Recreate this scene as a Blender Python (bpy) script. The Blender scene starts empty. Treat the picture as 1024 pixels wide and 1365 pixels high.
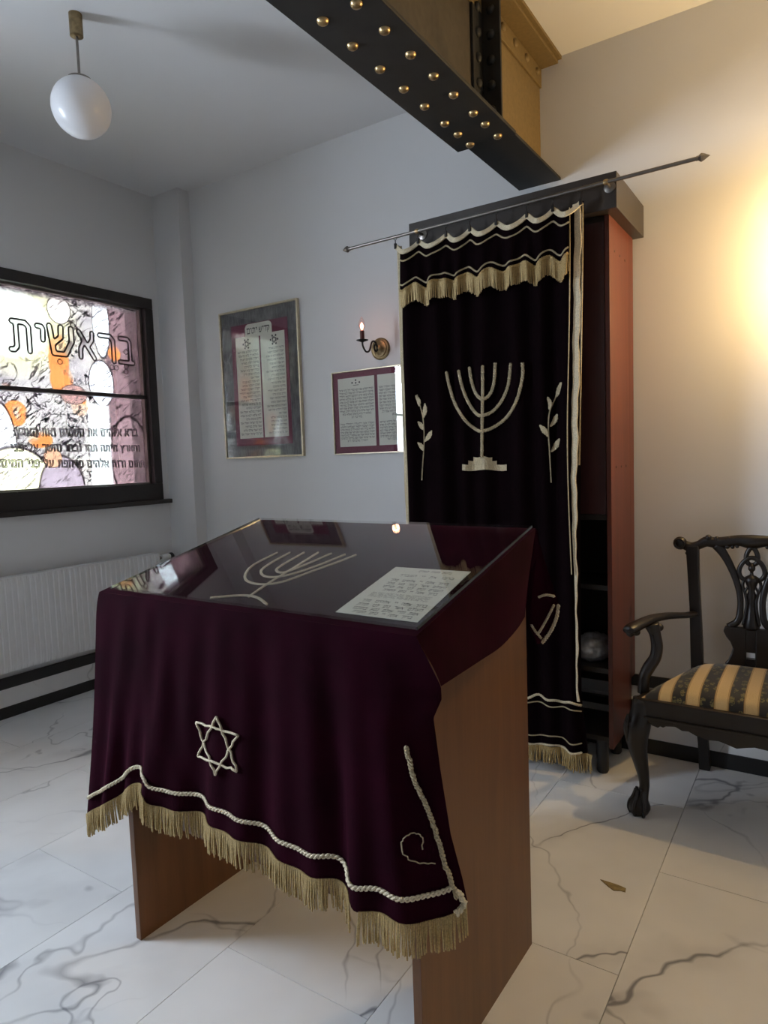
import bpy, bmesh, math, random
import numpy as np
from mathutils import Vector, Matrix
random.seed(7)
sc = bpy.context.scene
COL = sc.collection
R = math.radians

# ---------------------------------------------------------------- camera
FPX = 898.25
YAW, PIT, ROL = R(33.37), R(4.445), R(1.99)
CAM = Vector((0, 0, 1.4))
fw = Vector((-math.sin(YAW)*math.cos(PIT), math.cos(YAW)*math.cos(PIT), -math.sin(PIT)))
rt = Vector((math.cos(YAW), math.sin(YAW), 0)); up = rt.cross(fw)
RT = math.cos(ROL)*rt - math.sin(ROL)*up
UP = math.sin(ROL)*rt + math.cos(ROL)*up
FW = fw
cd = bpy.data.cameras.new('camera'); cam = bpy.data.objects.new('camera', cd); COL.objects.link(cam)
cd.sensor_fit = 'VERTICAL'; cd.sensor_height = 36; cd.lens = FPX/1365*36; cd.clip_start = .02
cam.matrix_world = Matrix(((RT.x, UP.x, -FW.x, CAM.x), (RT.y, UP.y, -FW.y, CAM.y), (RT.z, UP.z, -FW.z, CAM.z), (0, 0, 0, 1)))
sc.camera = cam

# ---------------------------------------------------------------- light and exposure
w = bpy.data.worlds.new('overcast_sky'); sc.world = w; w.use_nodes = True
bg = w.node_tree.nodes['Background']
bg.inputs[0].default_value = (.75, .86, 1.0, 1); bg.inputs[1].default_value = 34
sc.view_settings.view_transform = 'Standard'; sc.view_settings.look = 'None'
sc.view_settings.gamma = 1; sc.view_settings.use_curve_mapping = False
sc.view_settings.exposure = 0.85
WIN = [(1.78, 3.11, 1.175, 2.555), (-.62, .32, 1.175, 2.555)]      # y0, y1, z0, z1 of the two windows in the left wall
XL, YB, ZC = -3.91, 3.26, 3.255                                      # left wall, back wall, ceiling
XR, YF = 3.6, -5.5
for (a, b, c, d) in WIN:
    ld = bpy.data.lights.new('window_portal', 'AREA'); ld.shape = 'RECTANGLE'; ld.size = b-a; ld.size_y = d-c
    ld.cycles.is_portal = True
    lo = bpy.data.objects.new('window_portal', ld); COL.objects.link(lo)
    lo.location = (XL-.14, (a+b)/2, (c+d)/2)
    lo.rotation_euler = (R(90), 0, R(-90))
SCONCE_W, FLAME_W = 42.0, .2

# ---------------------------------------------------------------- helpers
OFF = {}
def ray(px, py): return FW*FPX + RT*(px-512) - UP*(py-682.5)
def on(px, py, ax, val):
    d = ray(px, py); t = (val-CAM[ax])/d[ax]; return CAM + d*t
def onplane(px, py, p0, n):
    d = ray(px, py); n = Vector(n); t = (Vector(p0)-CAM).dot(n)/d.dot(n); return CAM + d*t
def proj(p):
    d = Vector(p)-CAM; z = d.dot(FW); return (512+FPX*d.dot(RT)/z, 682.5-FPX*d.dot(UP)/z)
def lerp(a, b, t): return a + (b-a)*t
def smooth(a, b, x):
    t = min(1, max(0, (x-a)/(b-a))); return t*t*(3-2*t)
def poly_at(pts, t):
    """point at fraction t of the length of a polyline"""
    L = [0]
    for a, b in zip(pts, pts[1:]): L.append(L[-1]+(b-a).length)
    s = t*L[-1]
    for i in range(len(pts)-1):
        if s <= L[i+1] or i == len(pts)-2:
            return pts[i].lerp(pts[i+1], 0 if L[i+1] == L[i] else (s-L[i])/(L[i+1]-L[i]))
def spline(pts, n):
    """Catmull-Rom through the points, n samples per span"""
    P = [Vector(p) for p in pts]; P = [P[0]*2-P[1]]+P+[P[-1]*2-P[-2]]
    out = []
    for i in range(1, len(P)-2):
        a, b, c, d = P[i-1:i+3]
        for k in range(n):
            t = k/n
            out.append(.5*((2*b)+(c-a)*t+(2*a-5*b+4*c-d)*t*t+(3*b-a-3*c+d)*t**3))
    out.append(P[-2]); return out
def ispline(vals, n):
    return [v.x for v in spline([(v, 0, 0) for v in vals], n)]

class MB:
    def __init__(s): s.v = []; s.f = []; s.flat = True
    def add(s, vs, fs):
        b = len(s.v); s.v += [tuple(v) for v in vs]; s.f += [tuple(i+b for i in f) for f in fs]; return s
    def box(s, a, b):
        x0, y0, z0 = a; x1, y1, z1 = b
        return s.add([(x0,y0,z0),(x1,y0,z0),(x1,y1,z0),(x0,y1,z0),(x0,y0,z1),(x1,y0,z1),(x1,y1,z1),(x0,y1,z1)],
                     [(0,3,2,1),(4,5,6,7),(0,1,5,4),(1,2,6,5),(2,3,7,6),(3,0,4,7)])
    def tube(s, pts, r, n=8, closed=False, flat=1.0, nrm=None):
        P = [Vector(p) for p in pts]; m = len(P)
        rr = r if isinstance(r, (list, tuple)) else [r]*m
        ref = Vector(nrm) if nrm is not None else None; prev = None
        vs = []
        for i in range(m):
            if closed: t = P[(i+1) % m]-P[i-1]
            else: t = P[min(i+1, m-1)]-P[max(i-1, 0)]
            if t.length < 1e-9: t = Vector((0, 0, 1))
            t.normalize()
            if ref is not None: a = ref - t*ref.dot(t)
            elif prev is None: a = t.orthogonal()
            else: a = prev - t*prev.dot(t)
            if a.length < 1e-6: a = t.orthogonal()
            a.normalize(); prev = a; b = t.cross(a)
            for k in range(n):
                an = 2*math.pi*k/n
                vs.append(P[i] + a*math.cos(an)*rr[i]*flat + b*math.sin(an)*rr[i])
        fs = []
        for i in range(m if closed else m-1):
            j = (i+1) % m
            for k in range(n):
                l = (k+1) % n; fs.append((i*n+k, i*n+l, j*n+l, j*n+k))
        if not closed: fs += [tuple(reversed(range(n))), tuple(range((m-1)*n, m*n))]
        return s.add(vs, fs)
    def lathe(s, prof, org=(0,0,0), n=24, axis=(0,0,1)):
        ax = Vector(axis).normalized(); q = Vector((0,0,1)).rotation_difference(ax); o = Vector(org); vs = []
        for (r, z) in prof:
            for k in range(n):
                an = 2*math.pi*k/n; vs.append(o + q @ Vector((r*math.cos(an), r*math.sin(an), z)))
        fs = []; m = len(prof)
        for i in range(m-1):
            for k in range(n):
                l = (k+1) % n; fs.append((i*n+k, i*n+l, (i+1)*n+l, (i+1)*n+k))
        if prof[0][0] > 1e-6: fs.append(tuple(reversed(range(n))))
        if prof[-1][0] > 1e-6: fs.append(tuple(range((m-1)*n, m*n)))
        return s.add(vs, fs)
    def grid(s, fn, nu, nv, flip=False):
        vs = [fn(i/nu, j/nv) for i in range(nu+1) for j in range(nv+1)]
        fs = []
        for i in range(nu):
            for j in range(nv):
                a = i*(nv+1)+j; q = (a, a+1, a+nv+2, a+nv+1); fs.append(tuple(reversed(q)) if flip else q)
        return s.add(vs, fs)
    def prism(s, out, ext):
        """closed outline of 3D points pushed along ext"""
        e = Vector(ext); n = len(out); A = [Vector(p) for p in out]
        return s.add(A+[p+e for p in A], [tuple(reversed(range(n))), tuple(range(n, 2*n))]+[(i, (i+1) % n, n+(i+1) % n, n+i) for i in range(n)])
    def ribbon(s, pts, wd, nrm, th=.0015):
        """flat raised strip lying on a surface; nrm is the outward normal"""
        P = [Vector(p) for p in pts]; m = len(P); N = Vector(nrm).normalized()
        ww = wd if isinstance(wd, (list, tuple)) else [wd]*m; vs = []
        for i in range(m):
            t = P[min(i+1, m-1)]-P[max(i-1, 0)]; t -= N*t.dot(N)
            if t.length < 1e-9: t = N.orthogonal()
            b = N.cross(t.normalized())*ww[i]/2
            vs += [P[i]-b, P[i]+b, P[i]+b*.8+N*th, P[i]-b*.8+N*th]
        fs = []
        for i in range(m-1):
            a = 4*i
            for k in range(4): l = (k+1) % 4; fs.append((a+k, a+l, a+4+l, a+4+k))
        fs += [(3, 2, 1, 0), (4*m-4, 4*m-3, 4*m-2, 4*m-1)]
        return s.add(vs, fs)
    def braid(s, pts, wd, nrm, k=1.25):
        """two crossing cords that follow a line on a surface"""
        P = [Vector(p) for p in pts]; Nn = Vector(nrm).normalized(); L = [0]
        for a, b in zip(P, P[1:]): L.append(L[-1]+(b-a).length)
        W = wd if isinstance(wd, (list, tuple)) else [wd]*len(P); wm = sum(W)/len(W); per = wm*k; m = max(6, int(L[-1]/per*6)); j = 0; A = []; B = []
        for i in range(m+1):
            d = L[-1]*i/m
            while j < len(P)-2 and L[j+1] < d: j += 1
            f = (d-L[j])/max(1e-9, L[j+1]-L[j]); p = P[j].lerp(P[j+1], min(1, max(0, f))); ww = W[j]
            t = P[j+1]-P[j]; t -= Nn*t.dot(Nn); t = t.normalized() if t.length > 1e-9 else Nn.orthogonal(); sd = Nn.cross(t); ph = 2*math.pi*d/per
            A.append(p+sd*(math.sin(ph)*ww*.27)+Nn*(.10*wm*math.cos(ph)+.12*wm)); B.append(p-sd*(math.sin(ph)*ww*.27)+Nn*(-.10*wm*math.cos(ph)+.12*wm))
        s.tube(A, wm*.24, 5); s.tube(B, wm*.24, 5); return s
    def build(s, name, m, parent=None, smooth_=False, bevel=0, local=False, origin=None):
        off = Vector((0,0,0))
        if parent is not None and not local: off = OFF.get(parent.name, off)
        if origin is not None and parent is None: off = Vector(origin)
        me = bpy.data.meshes.new(name); me.from_pydata([tuple(Vector(v)-off) for v in s.v], [], s.f); me.update()
        bm = bmesh.new(); bm.from_mesh(me); bmesh.ops.recalc_face_normals(bm, faces=bm.faces[:]); bm.to_mesh(me); bm.free()
        if m is not None: me.materials.append(m)
        if smooth_:
            me.polygons.foreach_set('use_smooth', [True]*len(me.polygons))
            if smooth_ != 'all':
                try: me.set_sharp_from_angle(angle=R(42))
                except Exception: pass
        o = bpy.data.objects.new(name, me); COL.objects.link(o)
        if parent is not None: o.parent = parent; OFF[o.name] = off if not local else Vector((0,0,0))
        else: o.location = off; OFF[o.name] = off
        if bevel:
            b = o.modifiers.new('bevel', 'BEVEL'); b.width = bevel; b.segments = 2; b.limit_method = 'ANGLE'; b.harden_normals = False
        return o
def box(a, b): return MB().box(a, b)
def tag(o, label=None, cat=None, group=None, kind=None):
    if label: o['label'] = label
    if cat: o['category'] = cat
    if group: o['group'] = group
    if kind: o['kind'] = kind
    return o
def thing(name, label, cat, loc=(0,0,0), rotz=0, group=None, kind=None):
    o = bpy.data.objects.new(name, None); COL.objects.link(o); o.empty_display_size = .05
    o.location = loc; o.rotation_euler = (0, 0, rotz); OFF[o.name] = Vector(loc)
    return tag(o, label, cat, group, kind)
def struct(o): o['kind'] = 'structure'; return o
def share(o, parent, loc):
    c = o.copy(); COL.objects.link(c); c.parent = parent; c.location = loc; return c

# ---------------------------------------------------------------- materials
class N:
    def __init__(s, name):
        s.m = bpy.data.materials.new(name); s.m.use_nodes = True; s.t = s.m.node_tree; s.t.nodes.clear()
        s.out = s.n('ShaderNodeOutputMaterial')
    def n(s, typ, **kw):
        x = s.t.nodes.new(typ)
        for k, v in kw.items(): setattr(x, k, v)
        return x
    def l(s, a, b): s.t.links.new(a, b)
    def setv(s, sock, v):
        if isinstance(v, bpy.types.NodeSocket): s.l(v, sock)
        elif isinstance(v, (tuple, list)) and len(v) == 3 and sock.type == 'RGBA': sock.default_value = (*v, 1)
        else: sock.default_value = v
    def math(s, op, a, b=0.0, c=None, clamp=False):
        x = s.n('ShaderNodeMath', operation=op, use_clamp=clamp); s.setv(x.inputs[0], a); s.setv(x.inputs[1], b)
        if c is not None: s.setv(x.inputs[2], c)
        return x.outputs[0]
    def coord(s, what='Object'): return s.n('ShaderNodeTexCoord').outputs[what]
    def mapping(s, vec, scale=(1,1,1), loc=(0,0,0), rot=(0,0,0)):
        x = s.n('ShaderNodeMapping'); s.l(vec, x.inputs[0]); s.setv(x.inputs['Scale'], scale); s.setv(x.inputs['Location'], loc); s.setv(x.inputs['Rotation'], rot); return x.outputs[0]
    def rs(s, vec, rot, scale, loc=(0,0,0)): return s.mapping(s.mapping(vec, (1,1,1), loc, rot), scale)
    def noise(s, vec, scale=5, detail=3, rough=.5, dist=0, out='Fac'):
        x = s.n('ShaderNodeTexNoise'); s.l(vec, x.inputs['Vector']); x.inputs['Scale'].default_value = scale; x.inputs['Detail'].default_value = detail
        x.inputs['Roughness'].default_value = rough; x.inputs['Distortion'].default_value = dist; return x.outputs[out]
    def ramp(s, fac, stops, interp='LINEAR'):
        x = s.n('ShaderNodeValToRGB'); s.setv(x.inputs[0], fac); e = x.color_ramp.elements; x.color_ramp.interpolation = interp
        while len(e) < len(stops): e.new(.5)
        for i, (p, c) in enumerate(stops): e[i].position = p; e[i].color = (*c, 1) if len(c) == 3 else c
        return x.outputs[0]
    def mix(s, fac, a, b, mode='MIX'):
        x = s.n('ShaderNodeMix', data_type='RGBA', blend_type=mode); s.setv(x.inputs[0], fac); s.setv(x.inputs[6], a); s.setv(x.inputs[7], b); return x.outputs[2]
    def sep(s, vec): x = s.n('ShaderNodeSeparateXYZ'); s.l(vec, x.inputs[0]); return x.outputs
    def bump(s, h, strength=.2, dist=.01):
        x = s.n('ShaderNodeBump'); x.inputs['Strength'].default_value = strength; x.inputs['Distance'].default_value = dist; s.l(h, x.inputs['Height']); return x.outputs[0]
    def bsdf(s, col, rough=.5, metal=0, normal=None, **kw):
        x = s.n('ShaderNodeBsdfPrincipled'); s.setv(x.inputs['Base Color'], col); s.setv(x.inputs['Roughness'], rough); s.setv(x.inputs['Metallic'], metal)
        if normal is not None: s.l(normal, x.inputs['Normal'])
        for k, v in kw.items(): s.setv(x.inputs[k.replace('_', ' ')], v)
        s.l(x.outputs[0], s.out.inputs[0]); return x

def simple(name, col, rough=.5, metal=0, var=.08, scale=20, bump=0, **kw):
    n = N(name); c = n.coord(); f = n.noise(c, scale, 4)
    lo = tuple(max(0, v*(1-var)) for v in col); hi = tuple(min(1, v*(1+var)) for v in col)
    colr = n.ramp(f, [(.3, lo), (.7, hi)])
    n.bsdf(colr, rough, metal, n.bump(f, bump, .004) if bump else None, **kw); return n.m
def wood(name, dark, light, rough=.45, axis='Z', scale=1.0, coat=0.0):
    n = N(name); c = n.coord()
    sx = {'Z': (14, 14, .9), 'X': (.9, 14, 14), 'Y': (14, .9, 14)}[axis]
    v = n.mapping(c, tuple(q*scale for q in sx)); f = n.noise(v, 1.6, 6, .6, .6)
    v2 = n.mapping(c, tuple(q*scale*6 for q in sx)); g = n.noise(v2, 2, 3)
    mixf = n.math('ADD', n.math('MULTIPLY', f, .8), n.math('MULTIPLY', g, .2))
    col = n.ramp(mixf, [(.3, dark), (.68, light)])
    n.bsdf(col, rough, 0, n.bump(g, .05, .002), Coat_Weight=coat, Coat_Roughness=.15); return n.m
def plaster(name, col):
    n = N(name); c = n.coord(); f = n.noise(c, 90, 4); g = n.noise(c, 1.3, 3)
    colr = n.ramp(g, [(.3, tuple(v*.97 for v in col)), (.7, col)])
    n.bsdf(colr, .88, 0, n.bump(f, .10, .003)); return n.m
def marble(name, random_shift=True):
    n = N(name); c = n.n('ShaderNodeNewGeometry').outputs['Position']
    if random_shift:
        r = n.n('ShaderNodeObjectInfo').outputs['Random']
        cmb = n.n('ShaderNodeCombineXYZ'); n.l(n.math('MULTIPLY', r, 37.0), cmb.inputs[0]); n.l(n.math('MULTIPLY', r, 91.0), cmb.inputs[1])
        ad = n.n('ShaderNodeVectorMath', operation='ADD'); n.l(c, ad.inputs[0]); n.l(cmb.outputs[0], ad.inputs[1]); c = ad.outputs[0]
    warp = n.noise(c, 1.5, 4, .55, 0, 'Color')
    wv = n.n('ShaderNodeVectorMath', operation='MULTIPLY_ADD'); n.l(warp, wv.inputs[0]); wv.inputs[1].default_value = (.42, .42, .42); n.l(c, wv.inputs[2])
    def veins(vec, scale, wd, rot, sq=.22, off=0):
        m = n.rs(vec, (0, 0, rot), (1.0, sq, 1), (off, off, 0)); f = n.noise(m, scale, 2.0, .4)
        d = n.math('ABSOLUTE', n.math('SUBTRACT', f, .5)); return n.math('SUBTRACT', 1.0, n.math('DIVIDE', d, wd, clamp=True), clamp=True)
    V = wv.outputs[0]
    v1 = veins(V, 1.3, .0050, R(38)); halo = veins(V, 1.3, .05, R(38)); v2 = veins(V, 1.7, .0040, R(-30), .25, 4.0); v3 = veins(V, 3.0, .010, R(60), .3, 9.0)
    patch = n.ramp(n.noise(c, 1.5, 2), [(.38, (.05,.05,.05)), (.56, (1,1,1))])
    patch2 = n.ramp(n.noise(n.mapping(c, (1,1,1), (7, 2, 0)), 1.8, 2), [(.40, (0,0,0)), (.56, (1,1,1))])
    smear = n.ramp(n.noise(n.rs(V, (0,0,R(38)), (1, .35, 1)), 7, 4), [(.42, (0,0,0)), (.68, (1,1,1))])
    a = n.math('MULTIPLY', v1, patch); b = n.math('MULTIPLY', n.math('MULTIPLY', v2, patch2), .60); e = n.math('MULTIPLY', n.math('MULTIPLY', v3, n.math('MULTIPLY', patch, halo)), .5)
    h = n.math('MULTIPLY', n.math('MULTIPLY', n.math('MULTIPLY', halo, smear), patch), .26)
    tot = n.math('ADD', n.math('ADD', n.math('ADD', a, b), h), e, clamp=True)
    cloud = n.ramp(n.noise(c, 2.5, 3), [(.35, (.70, .70, .70)), (.7, (.80, .80, .80))])
    col = n.mix(n.math('MULTIPLY', tot, .88), cloud, (.16, .16, .18))
    n.bsdf(col, .30, 0, None, Specular_IOR_Level=.35); return n.m
def velvet(name, col, sheen, sw=1.0, sr=.35):
    n = N(name); c = n.coord(); f = n.noise(c, 9, 4); g = n.noise(c, 400, 2)
    colr = n.ramp(f, [(.3, tuple(v*.7 for v in col)), (.7, tuple(v*1.2 for v in col))])
    n.bsdf(colr, .95, 0, n.bump(g, .25, .002), Specular_IOR_Level=.05, Sheen_Weight=sw, Sheen_Roughness=sr, Sheen_Tint=(*sheen, 1)); return n.m
def schlick(n, f0=.04):
    """reflectance of a thin clear sheet, the same from both sides"""
    g = n.n('ShaderNodeNewGeometry'); d = n.n('ShaderNodeVectorMath', operation='DOT_PRODUCT'); n.l(g.outputs['Normal'], d.inputs[0]); n.l(g.outputs['Incoming'], d.inputs[1])
    c = n.math('SUBTRACT', 1.0, n.math('ABSOLUTE', d.outputs['Value']), clamp=True)
    return n.math('ADD', f0, n.math('MULTIPLY', n.math('POWER', c, 5.0), 1-f0), clamp=True)
def glassy(name, tint=(1,1,1), f0=.04, rough=.0, boost=1.0):
    n = N(name)
    t = n.n('ShaderNodeBsdfTransparent'); t.inputs[0].default_value = (*tint, 1)
    g = n.n('ShaderNodeBsdfGlossy'); g.inputs['Roughness'].default_value = rough
    m = n.n('ShaderNodeMixShader'); n.l(n.math('MULTIPLY', schlick(n, f0), boost, clamp=True), m.inputs[0]); n.l(t.outputs[0], m.inputs[1]); n.l(g.outputs[0], m.inputs[2]); n.l(m.outputs[0], n.out.inputs[0]); return n.m
def emit(name, col, s):
    n = N(name); e = n.n('ShaderNodeEmission'); e.inputs[0].default_value = (*col, 1); e.inputs[1].default_value = s; n.l(e.outputs[0], n.out.inputs[0]); return n.m
M = {}
M['wall'] = plaster('white_plaster', (.70, .70, .70))
M['ceil'] = plaster('ceiling_plaster', (.70, .70, .70))
M['marble'] = marble('white_marble'); M['marble_strip'] = marble('white_marble_strip', False)
M['grout'] = simple('grout', (.42, .41, .40), .9)
M['black'] = simple('black_paint', (.012, .011, .011), .42)
M['winframe'] = simple('dark_brown_frame', (.022, .017, .015), .42)
M['steel'] = simple('black_steel', (.010, .010, .010), .6, 0, .2, 40, .06)
M['shadedbronze'] = simple('shaded_bronze_paint', (.055, .043, .029), .6, 0, .2, 30, .05)  # bronze of the near web, with shade beside the stiffener put into the colour
M['bronze'] = simple('bronze_paint', (.19, .130, .050), .62, 0, .10, 60, .05)
M['brass'] = simple('brass', (.52, .37, .19), .34, 1, .15, 80)
M['oldbrass'] = simple('aged_brass', (.30, .22, .12), .40, 1, .25, 60)
M['darkmetal'] = simple('dark_metal', (.035, .032, .03), .35, .8)
M['grey_metal'] = simple('grey_metal', (.22, .20, .18), .35, .9)
M['opal'] = simple('opal_glass', (.74, .74, .76), .30, 0, .02, 5)
M['velvet'] = velvet('burgundy_velvet', (.016, .0006, .0048), (.50, .022, .18), .18, .24)
M['curtain'] = velvet('dark_velvet', (.0035, .0009, .0017), (.16, .04, .07), .05, .30)
M['gold'] = simple('gold_braid', (.43, .35, .215), .55, .15, .30, 260, .5)
M['palegold'] = simple('pale_gold_braid', (.64, .55, .38), .55, .1, .22, 260, .5)
M['fringe'] = simple('gold_fringe', (.40, .285, .12), .5, .25, .35, 300)
M['bimah'] = wood('brown_laminate', (.100, .038, .011), (.155, .062, .019), .45)
M['redwood'] = wood('red_veneer', (.075, .017, .009), (.13, .029, .015), .42)
M['darkred'] = wood('dark_red_veneer', (.028, .007, .006), (.05, .012, .010), .40)
M['ebony'] = simple('black_brown_veneer', (.018, .014, .012), .38)
M['mahogany'] = wood('dark_mahogany', (.005, .003, .0022), (.012, .0065, .0045), .38, 'Z', 1, .05)
M['radiator'] = simple('white_enamel', (.74, .74, .74), .35, 0, .02)
M['plastic'] = simple('white_plastic', (.72, .72, .70), .4, 0, .03)
M['glass'] = glassy('clear_glass')
M['deskglass'] = glassy('desk_glass', (.97, .98, .98), .045)
M['picglass'] = glassy('picture_glass')
M['paper'] = simple('cream_paper', (.66, .66, .58), .8, 0, .03, 8)
M['ink'] = simple('black_ink', (.03, .03, .03), .7)
M['mat_plum'] = simple('plum_mat', (.155, .035, .065), .85, 0, .1, 90)
M['goldframe'] = simple('pale_gold_frame', (.62, .55, .40), .35, .7, .1, 50)

# ---------------------------------------------------------------- Hebrew lettering (own stroke alphabet)
GL = {
 'א': (.80, [[(.06,1),(.74,0)], [(.68,1),(.66,.72),(.46,.46)], [(.10,0),(.10,.32),(.28,.66)]]),
 'ב': (.80, [[(.05,1),(.52,1),(.64,.88),(.64,0)], [(0,0),(.80,0)]]),
 'ג': (.55, [[(.10,1),(.38,1),(.38,.4),(.50,0)], [(.38,.3),(.08,0)]]),
 'ד': (.74, [[(0,1),(.74,1)], [(.60,1),(.60,0)]]),
 'ה': (.76, [[(0,1),(.56,1),(.68,.88),(.68,0)], [(.12,.58),(.12,0)]]),
 'ו': (.34, [[(.04,1),(.2,1),(.26,.9),(.26,0)]]),
 'ז': (.42, [[(0,1),(.4,1)], [(.22,1),(.20,0)]]),
 'ח': (.76, [[(0,1),(.58,1),(.68,.9),(.68,0)], [(.12,1),(.12,0)]]),
 'ט': (.78, [[(.06,1),(.06,.1),(.14,0),(.6,0),(.70,.1),(.70,.85),(.60,1),(.44,1),(.36,.8)]]),
 'י': (.34, [[(.04,1),(.2,1),(.26,.9),(.24,.52)]]),
 'כ': (.74, [[(.05,1),(.54,1),(.66,.85),(.66,.15),(.54,0),(.05,0)]]),
 'ך': (.66, [[(0,1),(.48,1),(.58,.9),(.58,-.34)]]),
 'ל': (.66, [[(.06,1.38),(.08,1),(.58,1),(.58,.62),(.26,0)]]),
 'מ': (.82, [[(.10,1),(.22,.72),(.04,0)], [(.22,.72),(.44,1),(.64,.96),(.72,.8),(.72,0),(.42,0)]]),
 'ם': (.80, [[(0,1),(.6,1),(.70,.9),(.70,0),(.12,0),(.12,1)]]),
 'נ': (.50, [[(.14,1),(.30,1),(.40,.88),(.40,0),(.04,0)]]),
 'ן': (.34, [[(.04,1),(.2,1),(.26,.9),(.26,-.34)]]),
 'ס': (.80, [[(0,1),(.62,1),(.72,.85),(.70,.35),(.50,0),(.32,0),(.12,.35),(.12,1)]]),
 'ע': (.76, [[(.10,1),(.32,.12)], [(.68,1),(.62,.42),(.0,-.06)]]),
 'פ': (.76, [[(.30,.52),(.12,.56),(.12,.9),(.20,1),(.56,1),(.68,.85),(.68,.15),(.56,0),(.05,0)]]),
 'ף': (.72, [[(.28,.56),(.12,.6),(.12,1),(.52,1),(.62,.88),(.62,-.34)]]),
 'צ': (.74, [[(.08,1),(.58,.14),(.58,0),(.04,0)], [(.60,1),(.58,.72),(.42,.46)]]),
 'ץ': (.70, [[(.08,1),(.34,.48),(.34,-.34)], [(.62,1),(.58,.68),(.34,.48)]]),
 'ק': (.72, [[(0,1),(.56,1),(.64,.9),(.62,.6),(.40,.1)], [(.12,.62),(.12,-.34)]]),
 'ר': (.68, [[(0,1),(.46,1),(.60,.86),(.60,0)]]),
 'ש': (.88, [[(.05,1),(.16,0),(.56,0),(.80,.5),(.80,1)], [(.44,1),(.42,.62),(.13,.34)]]),
 'ת': (.80, [[(.08,1),(.56,1),(.70,.86),(.70,0)], [(.22,1),(.22,.12),(.12,0),(0,0)]]),
 '־': (.40, [[(.05,.8),(.35,.8)]]), ':': (.20, [[(.1,.62),(.1,.72)], [(.1,.1),(.1,.2)]]), '.': (.16, [[(.08,0),(.08,.06)]]), ' ': (.38, []),
}
GAP = .20
def layout(s):
    x = 0; out = []
    for ch in reversed(s):
        wd, st = GL[ch]; out.append((st, x)); x += wd+GAP
    return out, x-GAP
def write(mb, s, org, ex, ez, height, align='R', width=None, stroke=.13, lift=0.0):
    """flat print: right-to-left line whose baseline starts at org; ex points left-to-right, ez up"""
    L, W = layout(s); ex = Vector(ex); ez = Vector(ez); nn = ex.cross(ez)
    sx = height if width is None else width/W
    x0 = {'R': -W*sx, 'C': -W*sx/2, 'L': 0}[align]
    o = Vector(org)+nn*lift
    for st, gx in L:
        for pl in st:
            for a, b in zip(pl, pl[1:]):
                A = o+ex*(x0+(gx+a[0])*sx)+ez*(a[1]*height); B = o+ex*(x0+(gx+b[0])*sx)+ez*(b[1]*height)
                d = B-A
                if d.length < 1e-7: continue
                d.normalize(); hor = abs(d.dot(ex)); t = stroke*height*(.55+.6*hor)/2
                sd = nn.cross(d)*t; e = d*t*.8
                mb.add([A-e-sd, B+e-sd, B+e+sd, A-e+sd], [(0, 1, 2, 3)])
def contour(strokes, r, step=.035, pad=.2):
    """outline segments and filled row strips of thick strokes, in glyph units"""
    segs = [(np.array(a), np.array(b)) for pl in strokes for a, b in zip(pl, pl[1:])]
    P = np.array([p for pl in strokes for p in pl]); x0, y0 = P.min(0)-pad-r; x1, y1 = P.max(0)+pad+r
    xs = np.arange(x0, x1, step); ys = np.arange(y0, y1, step); X, Y = np.meshgrid(xs, ys); D = np.full(X.shape, 9.)
    for a, b in segs:
        d = b-a; L = d@d; t = np.clip(((X-a[0])*d[0]+(Y-a[1])*d[1])/max(L, 1e-9), 0, 1); D = np.minimum(D, np.hypot(X-a[0]-t*d[0], Y-a[1]-t*d[1]))
    D -= r; out = []
    for j in range(len(ys)-1):
        for i in range(len(xs)-1):
            c = [(xs[i], ys[j], D[j, i]), (xs[i+1], ys[j], D[j, i+1]), (xs[i+1], ys[j+1], D[j+1, i+1]), (xs[i], ys[j+1], D[j+1, i])]
            pts = []
            for k in range(4):
                p, q = c[k], c[(k+1) % 4]
                if (p[2] < 0) != (q[2] < 0):
                    t = p[2]/(p[2]-q[2]); pts.append((p[0]+(q[0]-p[0])*t, p[1]+(q[1]-p[1])*t))
            for k in range(0, len(pts)-1, 2): out.append((pts[k], pts[k+1]))
    rows = []
    for j in range(len(ys)-1):
        m = D[j] < 0; i = 0
        while i < len(xs):
            if m[i]:
                k = i
                while k+1 < len(xs) and m[k+1]: k += 1
                rows.append((xs[i]-step*.4, xs[k]+step*.4, ys[j]-step/2, ys[j]+step/2)); i = k
            i += 1
    return out, rows

# ---------------------------------------------------------------- floor: base and marble tiles
fl = struct(box((XL-.3, YF-.3, -.08), (XR+.3, YB+.3, -.006)).build('floor', M['grout']))
TX, TL = -.448, .4965
tile = None
nx0 = int((XL-TX)/TL)-1
for i in range(nx0, 9):
    x0 = TX+i*TL; x1 = x0+TL
    ph = 1.745 if i % 2 else 1.280
    for k in range(-8, 4):
        y0 = ph+k*.99; y1 = y0+.99
        a, b, c, d = max(x0, XL), min(x1, XR), max(y0, YF), min(y1, YB)
        if b-a < .02 or d-c < .02: continue
        g = .0011
        full = (b-a > TL-.001 and d-c > .989)
        if full and tile is not None:
            o = share(tile, fl, (a, c, 0))
        else:
            dz = .006
            o = MB().box((g, g, -dz), (b-a-g, d-c-g, 0)).build('floor_tile', M['marble'], fl, local=True); o.location = (a, c, 0)
            if full: tile = o

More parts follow.
